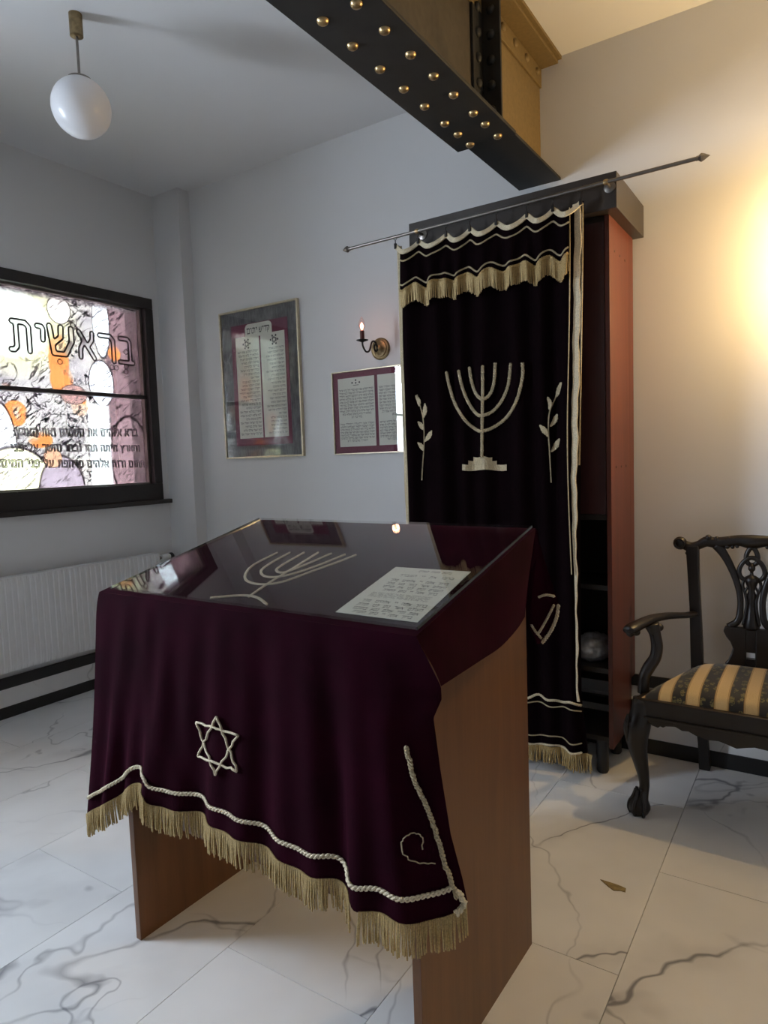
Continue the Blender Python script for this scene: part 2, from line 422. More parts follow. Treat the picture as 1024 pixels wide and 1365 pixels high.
# ---------------------------------------------------------------- room shell
struct(box((XL-.3, YF-.3, ZC), (XR+.3, YB+.3, ZC+.2)).build('ceiling', M['ceil']))
struct(box((XL-.3, YB, -.08), (XR+.3, YB+.3, ZC)).build('wall_back', M['wall']))
struct(box((XR, YF, -.08), (XR+.3, YB, ZC)).build('wall_right', M['wall']))
struct(box((XL-.3, YF-.3, -.08), (XR+.3, YF, ZC)).build('wall_front', M['wall']))
b = MB(); z0, z1 = WIN[0][2], WIN[0][3]
b.box((XL-.3, YF, -.08), (XL, YB, z0)).box((XL-.3, YF, z1), (XL, YB, ZC))
cuts = [YF, WIN[1][0], WIN[1][1], WIN[0][0], WIN[0][1], YB]
for i in (0, 2, 4): b.box((XL-.3, cuts[i], z0), (XL, cuts[i+1], z1))
struct(b.build('wall_left', M['wall']))
struct(box((XL-.01, 3.165, -.08), (-3.645, YB+.01, ZC+.01)).build('wall_column', M['wall']))
# plinths: black base, marble strip, black edge
def plinth_left(y0, y1):
    struct(box((XL, y0, 0), (XL+.014, y1, .066)).build('baseboard_left', M['black'], bevel=.003))
    struct(box((XL, y0, .066), (XL+.008, y1, .17)).build('trim_1', M['marble_strip']))
    struct(box((XL, y0, .17), (XL+.02, y1, .235)).build('trim_2', M['black'], bevel=.006))
plinth_left(YF, 3.165)
YP = 3.176
struct(box((-3.645, YP, 0), (XR, YB, .07)).build('baseboard_back', M['black'], bevel=.003))
struct(box((-3.645, YP+.006, .07), (XR, YB, .20)).build('trim_3', M['marble_strip']))
struct(box((-3.645, YP-.002, .20), (XR, YP+.03, .236)).build('trim_4', M['black'], bevel=.003))
struct(box((-3.645, YP+.028, .20), (XR, YB, .232)).build('trim_5', M['marble_strip']))
struct(box((-3.645, YB-.014, .29), (XR, YB, .345)).build('trim_6', M['black'], bevel=.003))

# ---------------------------------------------------------------- windows
def film():
    n = N('printed_window_film'); pos = n.n('ShaderNodeNewGeometry').outputs['Position']; s = n.sep(pos); y, z = s[1], s[2]
    def ell(px, py, ry, rz, k=14.0):
        c = on(px, py, 0, XL)
        a = n.math('DIVIDE', n.math('SUBTRACT', y, c.y), ry); b_ = n.math('DIVIDE', n.math('SUBTRACT', z, c.z), rz)
        d = n.math('SQRT', n.math('ADD', n.math('MULTIPLY', a, a), n.math('MULTIPLY', b_, b_)))
        return n.math('MULTIPLY', n.math('SUBTRACT', 1.0, d), k, clamp=True), d
    def band(a, b_, k=60): return n.math('MULTIPLY', n.math('MULTIPLY', n.math('SUBTRACT', y, a), k, clamp=True), n.math('MULTIPLY', n.math('SUBTRACT', b_, y), k, clamp=True))
    base = n.mix(n.noise(pos, 6, 4), (.78, .78, .75), (.60, .59, .61))
    # scratchy brush marks
    st = n.rs(pos, (R(-38), 0, 0), (1, 9, 50)); brush = n.noise(st, 1.6, 4, .6, .4)
    marks = n.ramp(brush, [(.56, (0,0,0)), (.61, (1,1,1))])
    zone = n.ramp(n.noise(pos, 3.2, 2), [(.42, (0,0,0)), (.55, (1,1,1))])
    col = n.mix(n.math('MULTIPLY', n.math('MULTIPLY', marks, zone), .85), base, (.20, .17, .19))
    crumbs = n.ramp(n.noise(pos, 34, 4, .6, .8), [(.54, (0,0,0)), (.60, (1,1,1))])
    zone2 = n.ramp(n.noise(n.mapping(pos, (1,1,1), (3, 5, 1)), 3.6, 2), [(.50, (0,0,0)), (.60, (1,1,1))])
    col = n.mix(n.math('MULTIPLY', n.math('MULTIPLY', crumbs, zone2), .9), col, (.14, .10, .13))
    nl = n.noise(pos, 8, 2.5, .5, .6); lines = n.math('SUBTRACT', 1.0, n.math('DIVIDE', n.math('ABSOLUTE', n.math('SUBTRACT', nl, .5)), .016, clamp=True), clamp=True)
    col = n.mix(n.math('MULTIPLY', lines, .8), col, (.22, .18, .22))
    # mauve right-hand field with slanting strokes
    mv = n.math('MULTIPLY', n.math('SUBTRACT', y, on(143, 450, 0, XL).y), 30, clamp=True)
    mstr = n.mix(n.math('MULTIPLY', marks, .75), (.60, .55, .56), (.30, .24, .27))
    col = n.mix(mv, col, mstr)
    g0, _ = ell(15, 425, .50, .34, 2.0); col = n.mix(n.math('MULTIPLY', g0, .95), col, (.755, .755, .66))
    g1, _ = ell(20, 425, .26, .22, 6.0); col = n.mix(n.math('MULTIPLY', g1, .9), col, (.79, .82, .80))
    # orange patches
    for (px, py, ry, rz) in ((86, 478, .07, .16), (90, 505, .08, .10), (28, 550, .075, .08), (62, 586, .08, .05), (114, 540, .06, .07), (160, 470, .05, .05), (105, 528, .08, .05)):
        e, d = ell(px, py, ry, rz, 9.0); rag = n.ramp(n.noise(pos, 12, 3), [(.38, (.2,.2,.2)), (.5, (1,1,1))])
        col = n.mix(n.math('MULTIPLY', e, rag), col, (.76, .60, .47))
    # pale discs, arches and columns with dark rims
    for (px, py, ry, rz, c) in ((86, 411, .075, .085, (.83, .82, .80)), (142, 430, .06, .22, (.79, .81, .82)), (143, 510, .09, .15, (.79, .81, .82)), (106, 525, .09, .06, (.66, .60, .59)), (8, 600, .10, .28, (.84, .86, .86)), (30, 655, .24, .26, (.84, .85, .77)), (92, 655, .15, .22, (.66, .64, .66)), (182, 610, .15, .28, (.62, .57, .58)), (78, 610, .06, .06, (.74, .66, .60))):
        e, d = ell(px, py, ry, rz, 22.0); rim = n.math('SUBTRACT', 1.0, n.math('DIVIDE', n.math('ABSOLUTE', n.math('SUBTRACT', d, 1.0)), .055, clamp=True), clamp=True)
        inner = n.mix(n.math('MULTIPLY', marks, .35), c, (.30, .26, .28))
        col = n.mix(e, col, inner); col = n.mix(n.math('MULTIPLY', rim, .55), col, (.18, .13, .15))
    lowb = n.math('MULTIPLY', band(on(126, 590, 0, XL).y, on(157, 590, 0, XL).y), n.math('MULTIPLY', n.math('SUBTRACT', 1.84, z), 30, clamp=True))
    col = n.mix(n.math('MULTIPLY', lowb, .9), col, n.mix(n.math('MULTIPLY', marks, .25), (.82, .84, .84), (.5, .5, .52)))
    # dark grainy strip along the top
    top = n.math('MULTIPLY', n.math('SUBTRACT', z, 2.435), 30, clamp=True)
    col = n.mix(top, col, n.mix(n.ramp(n.noise(pos, 60, 3), [(.4, (0,0,0)), (.6, (1,1,1))]), (.42, .40, .41), (.62, .60, .60)))
    t = n.n('ShaderNodeBsdfTransparent'); gm = n.n('ShaderNodeGamma'); n.l(col, gm.inputs[0]); gm.inputs[1].default_value = 5.0
    n.l(n.mix(1.0, gm.outputs[0], (.150, .134, .120), 'MULTIPLY'), t.inputs[0])
    g = n.n('ShaderNodeBsdfGlossy'); g.inputs['Roughness'].default_value = .05
    mx = n.n('ShaderNodeMixShader'); n.l(schlick(n, .03), mx.inputs[0]); n.l(t.outputs[0], mx.inputs[1]); n.l(g.outputs[0], mx.inputs[2]); n.l(mx.outputs[0], n.out.inputs[0])
    return n.m
M['film'] = film()
n = N('white_vinyl'); tr = n.n('ShaderNodeBsdfTranslucent'); tr.inputs[0].default_value = (1, 1, 1, 1); n.l(tr.outputs[0], n.out.inputs[0]); M['vinyl'] = n.m
M['outline'] = simple('dark_outline_print', (.035, .022, .024), .6)
def window(idx, y0, y1, z0, z1, printed):
    r = thing('window_%d' % idx, None, None, (XL, (y0+y1)/2, z0), kind='structure')
    fx0, fx1 = XL-.09, XL+.012
    box((fx0, y0, z1-.068), (fx1, y1, z1)).build('frame_rail', M['winframe'], r, bevel=.004)
    box((fx0, y0, z0), (fx1, y1, z0+.115)).build('frame_rail', M['winframe'], r, bevel=.004)
    for a in (y0, y1-.066): box((fx0, a, z0+.115), (fx1, a+.066, z1-.068)).build('frame_stile', M['winframe'], r, bevel=.004)
    box((fx0+.02, y0+.066, 1.872), (fx1-.03, y1-.066, 1.896)).build('glazing_bar', M['winframe'], r, bevel=.003)
    # inner bead around the glass
    for (a, b_, c, d) in ((y0+.066, y1-.066, z1-.080, z1-.068), (y0+.066, y1-.066, z0+.115, z0+.125), (y0+.066, y0+.080, z0+.115, z1-.068), (y1-.082, y1-.066, z0+.115, z1-.068)):
        box((fx0+.03, a, c), (fx1-.04, b_, d)).build('glazing_bead', M['grey_metal'], r)
    for (c, d) in ((z0+.11, 1.874), (1.894, z1-.066)):
        box((XL-.068, y0+.06, c), (XL-.062, y1-.06, d)).build('pane', M['glass'], r)
        if printed: MB().add([(XL-.0616, y0+.062, c), (XL-.0616, y1-.062, c), (XL-.0616, y1-.062, d), (XL-.0616, y0+.062, d)], [(0, 1, 2, 3)]).build('printed_film', M['film'], r)
    ye = 3.165 if idx == 1 else y1+.06
    box((XL-.01, y0-.06, z0-.028), (XL+.035, ye, z0+.002)).build('window_sill', M['winframe'], r, bevel=.004)
    return r
w1 = window(1, *WIN[0], True)
XG = XL-.0612
def wy(px, py): p = on(px, py, 0, XG); return p.y, p.z
boxes = {'ת': (56, 265, 207, 478), 'י': (224, 292, 292, 410), 'ש': (306, 300, 478, 503), 'א': (496, 335, 614, 525), 'ר': (628, 358, 738, 545), 'ב': (752, 378, 856, 555)}
def c6w(x, y): return wy(x*.21, 370+y*.21)
for ch, (a, b_, c, d) in boxes.items():
    wd, st = GL[ch]
    P = [p for pl in st for p in pl]; xa, xb = min(p[0] for p in P)-.1, max(p[0] for p in P)+.1; ya, yb = min(p[1] for p in P)-.1, max(p[1] for p in P)+.1
    yl, zb = c6w(a, d); yr, _ = c6w(c, d); _, zt = c6w((a+c)/2, b_); _, zb = c6w((a+c)/2, d)
    def mp(q, dx=0): return Vector((XG+.001+dx, lerp(yl, yr, (q[0]-xa)/(xb-xa)), lerp(zb, zt, (q[1]-ya)/(yb-ya))))
    seg, rows = contour(st, .085, .03)
    m_ = MB()
    for (p, q, e, f) in rows: m_.add([mp((p, e)), mp((q, e)), mp((q, f)), mp((p, f))], [(0, 1, 2, 3)])
    le = m_.build('letter', M['vinyl'], w1)
    m_ = MB()
    for p, q in seg: m_.ribbon([mp(p, .001), mp(q, .001)], .0115, (1, 0, 0), .001)
    m_.build('outline', M['outline'], le)
for (x, y) in ((460, 305), (380, 535), (710, 570), (738, 573), (800, 565), (800, 598), (797, 473)):
    yy, zz = c6w(x, y); r_ = .0155
    m_ = MB(); m_.add([Vector((XG+.001, yy+r_*math.cos(k*math.pi/8), zz+r_*math.sin(k*math.pi/8))) for k in range(16)], [tuple(range(16))])
    le = m_.build('vowel_dot', M['vinyl'], w1)
    m_ = MB(); m_.ribbon([Vector((XG+.002, yy+r_*math.cos(k*math.pi/8), zz+r_*math.sin(k*math.pi/8))) for k in range(17)], .006, (1, 0, 0), .001); m_.build('outline', M['outline'], le)
cache = {}
for s, (x0, x1, yb, yt) in (('ברא אלהים את השמים ואת הארץ:', (85, 872, 242, 200)), ('והארץ היתה תהו ובהו וחשך על־פני', (70, 886, 338, 302)), ('תהום ורוח אלהים מרחפת על־פני המים:', (-6, 916, 440, 400))):
    L, W = layout(s)
    def c7w(x, y): return wy(x*.21, 530+y*.21)
    (ya, za), (yb_, zb) = c7w(x0, yb), c7w(x1, yb); h = c7w((x0+x1)/2, yt)[1]-c7w((x0+x1)/2, yb)[1]
    m_ = MB(); fill = MB()
    for ch, (st, gx) in zip(reversed(s), L):
        if not st: continue
        if ch not in cache: cache[ch] = contour(st, .095, .055)
        def mp(q, dx): return Vector((XG+dx, lerp(ya, yb_, (gx+q[0])/W), lerp(za, zb, (gx+q[0])/W)+q[1]*h))
        for (p, q, e, f) in cache[ch][1]: fill.add([mp((p, e), .001), mp((q, e), .001), mp((q, f), .001), mp((p, f), .001)], [(0, 1, 2, 3)])
        for p, q in cache[ch][0]: m_.ribbon([mp(p, .002), mp(q, .002)], .0056, (1, 0, 0), .0006)
    t_ = fill.build('text_line', M['vinyl'], w1); m_.build('outline', M['outline'], t_)
window(2, *WIN[1], False)

# ---------------------------------------------------------------- radiator
rd = thing('radiator', 'white ribbed panel radiator on the wall under the printed window', 'radiator', (XL, 2.1, .28))
ya, yb, za, zb = 1.30, 2.975, .285, .815
m_ = MB(); m_.grid(lambda u, v: Vector((-3.815+.007*(1 if .1 < (u*48) % 1 < .62 else 0)*(1 if .06 < v < .94 else 0), lerp(ya, yb, u), lerp(za, zb, v))), 480, 16)
m_.build('front_panel', M['radiator'], rd, smooth_=True)
box((XL+.03, ya+.005, za+.005), (-3.816, yb-.005, zb-.02)).build('back_panel', M['radiator'], rd)
for k in range(2):
    yy = (ya, yb-.003)[k]; box((XL+.03, yy, za), (-3.812, yy+.003, zb)).build('side_cover', M['radiator'], rd)
top = box((XL+.03, ya, zb-.004), (-3.812, yb, zb)).build('top_grille', M['radiator'], rd)
for k in range(4): box((XL+.001, lerp(ya+.2, yb-.2, k/3)-.02, za+.1), (XL+.04, lerp(ya+.2, yb-.2, k/3)+.02, zb-.1)).build('bracket', M['radiator'], rd)
yv = yb; zv = .775
m_ = MB(); m_.lathe([(.010, -.01), (.010, .02), (.014, .022), (.014, .032), (.010, .034), (.010, .045)], (-3.85, yv, zv), 16, (0, 1, 0)); va = m_.build('valve', M['grey_metal'], rd, smooth_=True)
m_ = MB(); m_.lathe([(.013, 0), (.021, .006), (.023, .02), (.023, .062), (.02, .07)], (-3.85, yv+.043, zv), 20, (0, 1, 0)); m_.build('thermostat_head', M['plastic'], va, smooth_=True)
m_ = MB(); m_.lathe([(.022, 0), (.027, .006), (.027, .022), (.02, .03), (0, .031)], (-3.85, yv+.112, zv), 20, (0, 1, 0)); m_.build('thermostat_cap', M['black'], va, smooth_=True)
m_ = MB(); m_.tube([(-3.85, yv+.03, zv-.005), (-3.85, yv+.03, .4), (-3.86, yv+.03, .2), (XL+.012, yv+.03, .15)], .009, 10); m_.build('pipe', M['radiator'], rd, smooth_=True)

# ---------------------------------------------------------------- riveted steel girder
gd = thing('steel_girder', 'black riveted steel girder with brass rivet heads crossing below the ceiling', 'girder', (-1.178, 1.0, 2.69))
GY0, GY1 = YF, YB
box((-1.2845, GY0, 2.695), (-1.075, GY1, 2.709)).build('bottom_flange', M['steel'], gd, bevel=.002)
box((-1.319, GY0, 2.680), (-1.058, 2.665, 2.695)).build('cover_plate', M['steel'], gd, bevel=.002)
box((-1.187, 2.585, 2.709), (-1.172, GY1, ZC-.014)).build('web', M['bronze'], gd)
box((-1.187, GY0, 2.709), (-1.172, 2.5845, ZC-.014)).build('web', M['shadedbronze'], gd)
box((-1.30, GY0, ZC-.016), (-1.062, GY1, ZC-.001)).build('top_flange', M['bronze'], gd, bevel=.002)
box((-1.172, GY0, ZC-.115), (-1.162, GY1, ZC-.016)).build('flange_angle', M['bronze'], gd, bevel=.002)
box((-1.162, GY0, ZC-.030), (-1.08, GY1, ZC-.0161)).build('flange_angle', M['bronze'], gd, bevel=.002)
box((-1.197, GY0, ZC-.115), (-1.187, GY1, ZC-.016)).build('flange_angle', M['bronze'], gd)
YS = 2.585
for (sx0, sx1) in ((-1.172, -1.085), (-1.272, -1.187)):
    box((sx0, YS, 2.709), (sx1, YS+.014, ZC-.032)).build('stiffener', M['steel'], gd, bevel=.002)
    wx = (-1.172, -1.160) if sx0 > -1.18 else (-1.199, -1.187)
    box((wx[0], YS-.085, 2.709), (wx[1], YS, ZC-.117)).build('stiffener_leg', M['steel'], gd, bevel=.002)
    box((wx[0], YS+.014, 2.709), (wx[1], YS+.085, ZC-.117)).build('stiffener_leg', M['steel'], gd, bevel=.002)
dome = [(.0185, 0), (.0180, .004), (.0155, .009), (.0105, .0125), (.004, .0142), (0, .0145)]
rv = {}
def rivet(kind, loc, axis, m):
    if kind not in rv:
        o = MB().lathe(dome, (0,0,0), 14, axis).build('rivet', m, gd, smooth_=True, local=True); rv[kind] = o; o.location = Vector(loc)-OFF[gd.name]
    else: share(rv[kind], gd, Vector(loc)-OFF[gd.name])
c2 = lambda x, y: on(340+x*.3516, y*.3516, 2, 2.680)
for row in ([(262,75),(371,172),(475,260),(565,335),(643,402),(718,467),(767,509),(812,548)], [(390,10),(497,110),(590,205),(675,287),(752,358),(826,428),(872,470),(915,516)]):
    P = [c2(*p) for p in row]; xm = sum(p.x for p in P)/len(P)
    ys = [p.y for p in P]
    for k in range(1, 8): ys.append(P[0].y-.168*k)
    for yy in ys: rivet('down', (xm, yy, 2.681), (0, 0, -1), M['brass'])
for k in range(9): rivet('side', (-1.162, 3.20-.135*k, ZC-.066), (1, 0, 0), M['bronze'])
for k in range(5):
    rivet('stf', (-1.160, YS-.045, 2.76+.095*k), (1, 0, 0), M['steel']); rivet('stf', (-1.160, YS+.05, 2.76+.095*k), (1, 0, 0), M['steel'])
    rivet('stn', (-1.125, YS, 2.76+.095*k), (0, -1, 0), M['steel'])

# ---------------------------------------------------------------- globe pendant
px_, py_ = -2.59, 1.77
pl = thing('pendant_lamp', 'unlit white globe pendant lamp on a thin rod below the ceiling', 'lamp', (px_, py_, ZC))
MB().lathe([(.026, 0), (.026, -.086), (.023, -.088), (0, -.088)], (px_, py_, ZC), 28).build('ceiling_cup', M['oldbrass'], pl, smooth_=True)
MB().tube([(px_, py_, ZC-.08), (px_, py_, ZC-.26)], .0055, 12).build('rod', M['grey_metal'], pl, smooth_=True)
gz = ZC-.255-.112
MB().lathe([(0, gz+.118-0.0), (.046, gz+.114), (.047, gz+.104), (.044, gz+.1035)], (px_, py_, 0), 28).build('globe_cap', M['grey_metal'], pl, smooth_=True)
MB().lathe([(.116*math.sin(math.pi*k/28), gz+.116*math.cos(math.pi*k/28)) for k in range(29)], (px_, py_, 0), 40).build('globe', M['opal'], pl, smooth_='all')

# ---------------------------------------------------------------- framed prints on the back wall
EX, EZ = Vector((1,0,0)), Vector((0,0,1))
KAD = ['יתגדל ויתקדש שמה רבא', 'בעלמא די ברא כרעותה', 'וימליך מלכותה ויצמח', 'פרקנה ויקרב משיחה', 'בחייכון וביומיכון', 'ובחיי דכל בית ישראל', 'בעגלא ובזמן קריב', 'ואמרו אמן', 'יהא שמה רבא מברך', 'לעלם ולעלמי עלמיא', 'יתברך וישתבח ויתפאר', 'ויתרומם ויתנשא ויתהדר', 'ויתעלה ויתהלל שמה', 'דקדשא בריך הוא לעלא', 'מן כל ברכתא ושירתא', 'תשבחתא ונחמתא', 'דאמירן בעלמא ואמרו אמן', 'יהא שלמא רבא מן שמיא', 'וחיים טובים עלינו', 'ועל כל ישראל ואמרו אמן', 'עשה שלום במרומיו', 'הוא יעשה שלום עלינו', 'ועל כל ישראל ואמרו אמן']
def frame(name, label, x0, x1, z0, z1, wd, mat, depth=.024):
    r = thing(name, label, 'picture', ((x0+x1)/2, YB, z0))
    ya = YB-depth
    for (a, b_, c, d) in ((x0, x1, z1-wd, z1), (x0, x1, z0, z0+wd), (x0, x0+wd, z0+wd, z1-wd), (x1-wd, x1, z0+wd, z1-wd)):
        box((a, ya, c), (b_, YB, d)).build('frame_bar', mat, r, bevel=.0015)
    return r, ya
FX0, FX1, FZ0, FZ1 = -3.396, -2.716, 1.440, 2.402
f1, ya = frame('framed_prayer', 'tall framed two-column Hebrew prayer with grey and plum mount, pale gold frame', FX0, FX1, FZ0, FZ1, .011, M['goldframe'])
n = N('grey_woven_mount'); c = n.coord(); a_ = n.noise(n.mapping(c, (60, 60, 9)), 2, 4); b_ = n.noise(c, 14, 5)
n.bsdf(n.ramp(n.math('ADD', n.math('MULTIPLY', a_, .5), n.math('MULTIPLY', b_, .5)), [(.36, (.075, .075, .08)), (.62, (.19, .19, .195))]), .9); M['greymount'] = n.m
FU = lambda u: lerp(FX0, FX1, u); FV = lambda v: lerp(FZ1, FZ0, v)
box((FU(.012), YB-.010, FV(.99)), (FU(.988), YB-.001, FV(.01))).build('mount_board', M['greymount'], f1)
box((FU(.145), YB-.012, FV(.915)), (FU(.865), YB-.0101, FV(.10))).build('inner_mount', M['mat_plum'], f1)
cols = [(FU(.20), FU(.505)), (FU(.525), FU(.825))]
for ci, (a, b_) in enumerate(cols):
    sh = box((a, YB-.0135, FV(.865)), (b_, YB-.0121, FV(.182))).build('prayer_sheet', M['paper'], f1)
    m_ = MB(); yy = YB-.0136
    # round emblem with a small star at the head of the column
    cx, cz = (a+b_)/2+(.015 if ci else -.005), FV(.232)
    for k in range(12):
        an = k*math.pi/6
        if k % 2 == 0: m_.ribbon([Vector((cx+.030*math.cos(an-.2), yy, cz+.030*math.sin(an-.2))), Vector((cx+.030*math.cos(an+.2), yy, cz+.030*math.sin(an+.2)))], .012, (0, -1, 0), .0004)
        p = Vector((cx+.022*math.cos(an), yy, cz+.022*math.sin(an))); q = Vector((cx+.022*math.cos(an+2*math.pi/3), yy, cz+.022*math.sin(an+2*math.pi/3)))
        if k % 2 == 1 or k % 4 == 0: m_.ribbon([p, q], .0035, (0, -1, 0), .0003)
    nl = 23; top, bot = FV(.29), FV(.842)
    for k in range(nl):
        s = KAD[k] if ci == 0 else KAD[(k*7+3) % 23]
        zz = lerp(top, bot, k/(nl-1)); h = .0105 if ci == 0 else .0092
        L, W = layout(s); mw = (b_-a)-.022
        write(m_, s, (b_-.010, yy, zz), EX, EZ, h, 'R', min(mw, W*h*.98) if ci else min(mw, W*h*1.05), .22, .0004)
    m_.build('lettering', M['ink'], sh)
# rounded heading tab
ta, tb, tz0, tz1 = FU(.335), FU(.675), FV(.192), FV(.105)
pts = [(ta, YB-.0155, tz0), (tb, YB-.0155, tz0)]
for k in range(7): an = k/6*math.pi/2; pts.append((tb-.03+.03*math.cos(an), YB-.0155, tz1-.03+.03*math.sin(an)))
for k in range(7): an = math.pi/2+k/6*math.pi/2; pts.append((ta+.03+.03*math.cos(an), YB-.0155, tz1-.03+.03*math.sin(an)))
hd = MB().prism(pts, (0, .0019, 0)).build('heading_sheet', M['paper'], f1)
tw = (tb-ta)-.036
m_ = MB(); write(m_, 'קדיש', (tb-.018, YB-.0156, tz0+.024), EX, EZ, .030, 'R', tw*.46, .20, .0004); tag(m_.build('word', M['ink'], hd), kind='stuff')
m_ = MB(); write(m_, 'יתום', (tb-.018-tw*.54, YB-.0156, tz0+.024), EX, EZ, .030, 'R', tw*.46, .20, .0004); tag(m_.build('word', M['ink'], hd), kind='stuff')
box((FU(.014), YB-.0195, FV(.988)), (FU(.986), YB-.0175, FV(.012))).build('glass_pane', M['picglass'], f1)

gx0 = -2.478; gx1 = on(567, 540, 1, YB).x; gz0, gz1 = 1.438, 1.926
f2, ya = frame('framed_prayer', 'small wide framed prayer with two pages on a plum mount under the candle sconce', gx0, gx1, gz0, gz1, .007, M['goldframe'], .02)
box((gx0+.004, YB-.010, gz0+.004), (gx1-.004, YB-.001, gz1-.004)).build('mount_board', M['mat_plum'], f2)
pw = (gx1-gx0-.014-.036*2-.022)/2
rs = random.Random(3)
for ci in range(2):
    a = gx0+.043+ci*(pw+.022); b_ = a+pw; z0_, z1_ = gz0+.045, gz1-.042
    sh = box((a, YB-.0125, z0_), (b_, YB-.0101, z1_)).build('prayer_sheet', M['paper'], f2); m_ = MB(); yy = YB-.0126
    mid = (a+b_)/2
    if ci == 0:
        for (dx, dz) in ((0, .034), (-.026, .020), (0, .018), (.026, .020)): m_.lathe([(.0055, 0), (.0055, .0006)], (mid+dx, yy, z1_-.05+dz), 8, (0, -1, 0))
        m_.box((mid-.02, yy-.0006, z1_-.046), (mid+.02, yy, z1_-.043))
    lines = [(z1_-.075-k*.0175, 1.0) for k in range(8)]+[(z1_-.075-8*.0175, .85), (z1_-.075-9*.0175, .3)]+[(z1_-.075-11.3*.0175-k*.0165, 1.0) for k in range(6)]+[(z1_-.075-11.3*.0175-6*.0165, .6)]
    for k, (zz, fr_) in enumerate(lines):
        if zz < z0_+.012: continue
        s = ' '.join(KAD[(k*3+j*5+ci*2) % 23] for j in range(2))
        if fr_ < .9: s = s[:int(len(s)*fr_)].strip()
        write(m_, s, (mid, yy, zz), EX, EZ, .0085, 'C', (pw-.018)*fr_, .22, .0004)
    m_.build('lettering', M['ink'], sh)
box((gx0+.005, YB-.0165, gz0+.005), (gx1-.005, YB-.0145, gz1-.005)).build('glass_pane', M['picglass'], f2)

# ---------------------------------------------------------------- candle sconces
M['bulb_glass'] = glassy('pink_bulb_glass', (.98, .86, .84), .02)
M['flame'] = emit('flicker_filament', (1.0, .45, .28), 5)
M['warm_filament'] = emit('warm_filament', (1.0, .72, .40), 40)
M['candle'] = simple('dark_red_sleeve', (.10, .02, .015), .5)
def sconce(label, x, z, watt, fil, colr):
    r = thing('wall_sconce', label, 'lamp', (x, YB, z))
    MB().lathe([(0, .0), (.062, 0), (.062, .006), (.056, .012), (.050, .013), (.046, .020), (.030, .024), (.022, .034), (.014, .038), (0, .039)], (x, YB, z), 32, (0, -1, 0)).build('backplate', M['oldbrass'], r, smooth_=True)
    MB().tube([(x, YB-.04+.016*math.cos(t)*1.0-.012, z+.018*math.sin(t)) for t in [k*2*math.pi/24 for k in range(24)]], .0055, 8, True).build('scroll', M['darkmetal'], r, smooth_=True)
    pts = spline([(x, YB-.03, z+.0), (x, YB-.058, z+.032), (x, YB-.090, z+.026), (x, YB-.116, z-.022), (x, YB-.150, z-.032), (x, YB-.178, z-.006), (x, YB-.182, z+.022)], 6)
    MB().tube(pts, .0052, 10).build('arm', M['darkmetal'], r, smooth_=True)
    yc = YB-.182
    MB().lathe([(.006, .014), (.012, .018), (.032, .024), (.034, .027), (.030, .028), (0, .028)], (x, yc, z), 24).build('drip_pan', M['darkmetal'], r, smooth_=True)
    MB().lathe([(.0125, .028), (.0125, .075), (.010, .077), (0, .077)], (x, yc, z), 16).build('candle_sleeve', M['candle'], r, smooth_=True)
    b_ = MB().lathe([(.008, .077), (.010, .082), (.018, .096), (.020, .106), (.017, .122), (.010, .138), (.003, .150), (0, .152)], (x, yc, z), 20).build('bulb', M['bulb_glass'], r, smooth_='all')
    MB().lathe([(0, .080), (.005, .086), (.0095, .098), (.0085, .106), (.003, .118), (0, .122)], (x, yc, z), 12).build('filament', fil, b_, smooth_='all')
    ld = bpy.data.lights.new('sconce_light', 'POINT'); ld.energy = watt; ld.color = colr; ld.shadow_soft_size = .022
    lo = bpy.data.objects.new('sconce_light', ld); COL.objects.link(lo); lo.parent = r; lo.location = Vector((x, yc, z+.102))-OFF[r.name]
    return r
sconce('brass candle sconce with a glowing flame bulb above the small framed prayer', -2.130, 2.028, FLAME_W, M['flame'], (1, .5, .3))
sconce('lit brass candle sconce on the warm wall to the right of the ark', .14, 2.028, SCONCE_W, M['warm_filament'], (1.0, .74, .32))

# ---------------------------------------------------------------- ark cabinet
ak = thing('ark_cabinet', 'tall red veneer ark cabinet with dark cornice standing behind the velvet curtain', 'cabinet', (-1.17, 3.05, 0))
M['cornice'] = simple('dark_cornice_veneer', (.032, .024, .019), .38, 0, .12, 12)
YK = YB-.001
box((-1.644, 2.79, 2.352), (-.700, YK, 2.490)).build('cornice', M['cornice'], ak, bevel=.002)
KX0, KX1 = -1.600, -.745
rsd = box((KX1-.019, 2.850, .13), (KX1, YP-.003, 2.352)).build('side_panel', M['redwood'], ak, bevel=.001)
box((KX1-.019, YP-.003, .35), (KX1, YK-.015, 2.352)).build('side_panel', M['redwood'], ak)
box((KX0, 2.850, .13), (KX0+.019, YP-.003, 2.352)).build('side_panel', M['redwood'], ak, bevel=.001)
box((KX0+.019, YP-.022, .455), (KX1-.019, YP-.004, 2.352)).build('back_panel', M['ebony'], ak)
box((KX0+.019, 2.855, 2.33), (KX1-.019, YP-.022, 2.352)).build('top_board', M['ebony'], ak)
for zz in (1.115, .815, .455, .155): box((KX0+.020, 2.858, zz), (KX1-.020, YP-.023, zz+.022)).build('shelf', M['ebony'], ak, bevel=.001)
xm = (KX0+KX1)/2
for (a, b_) in ((KX0+.021, xm-.002), (xm+.002, KX1-.021)):
    d_ = box((a, 2.846, 1.140), (b_, 2.864, 2.328)).build('door', M['darkred'], ak, bevel=.001)
    hx = xm+(.03 if a > xm else -.03); MB().lathe([(.006, 0), (.006, .012), (.011, .018), (.010, .026), (0, .028)], (hx, 2.846, 1.65), 16, (0, -1, 0)).build('knob', M['oldbrass'], d_, smooth_=True)
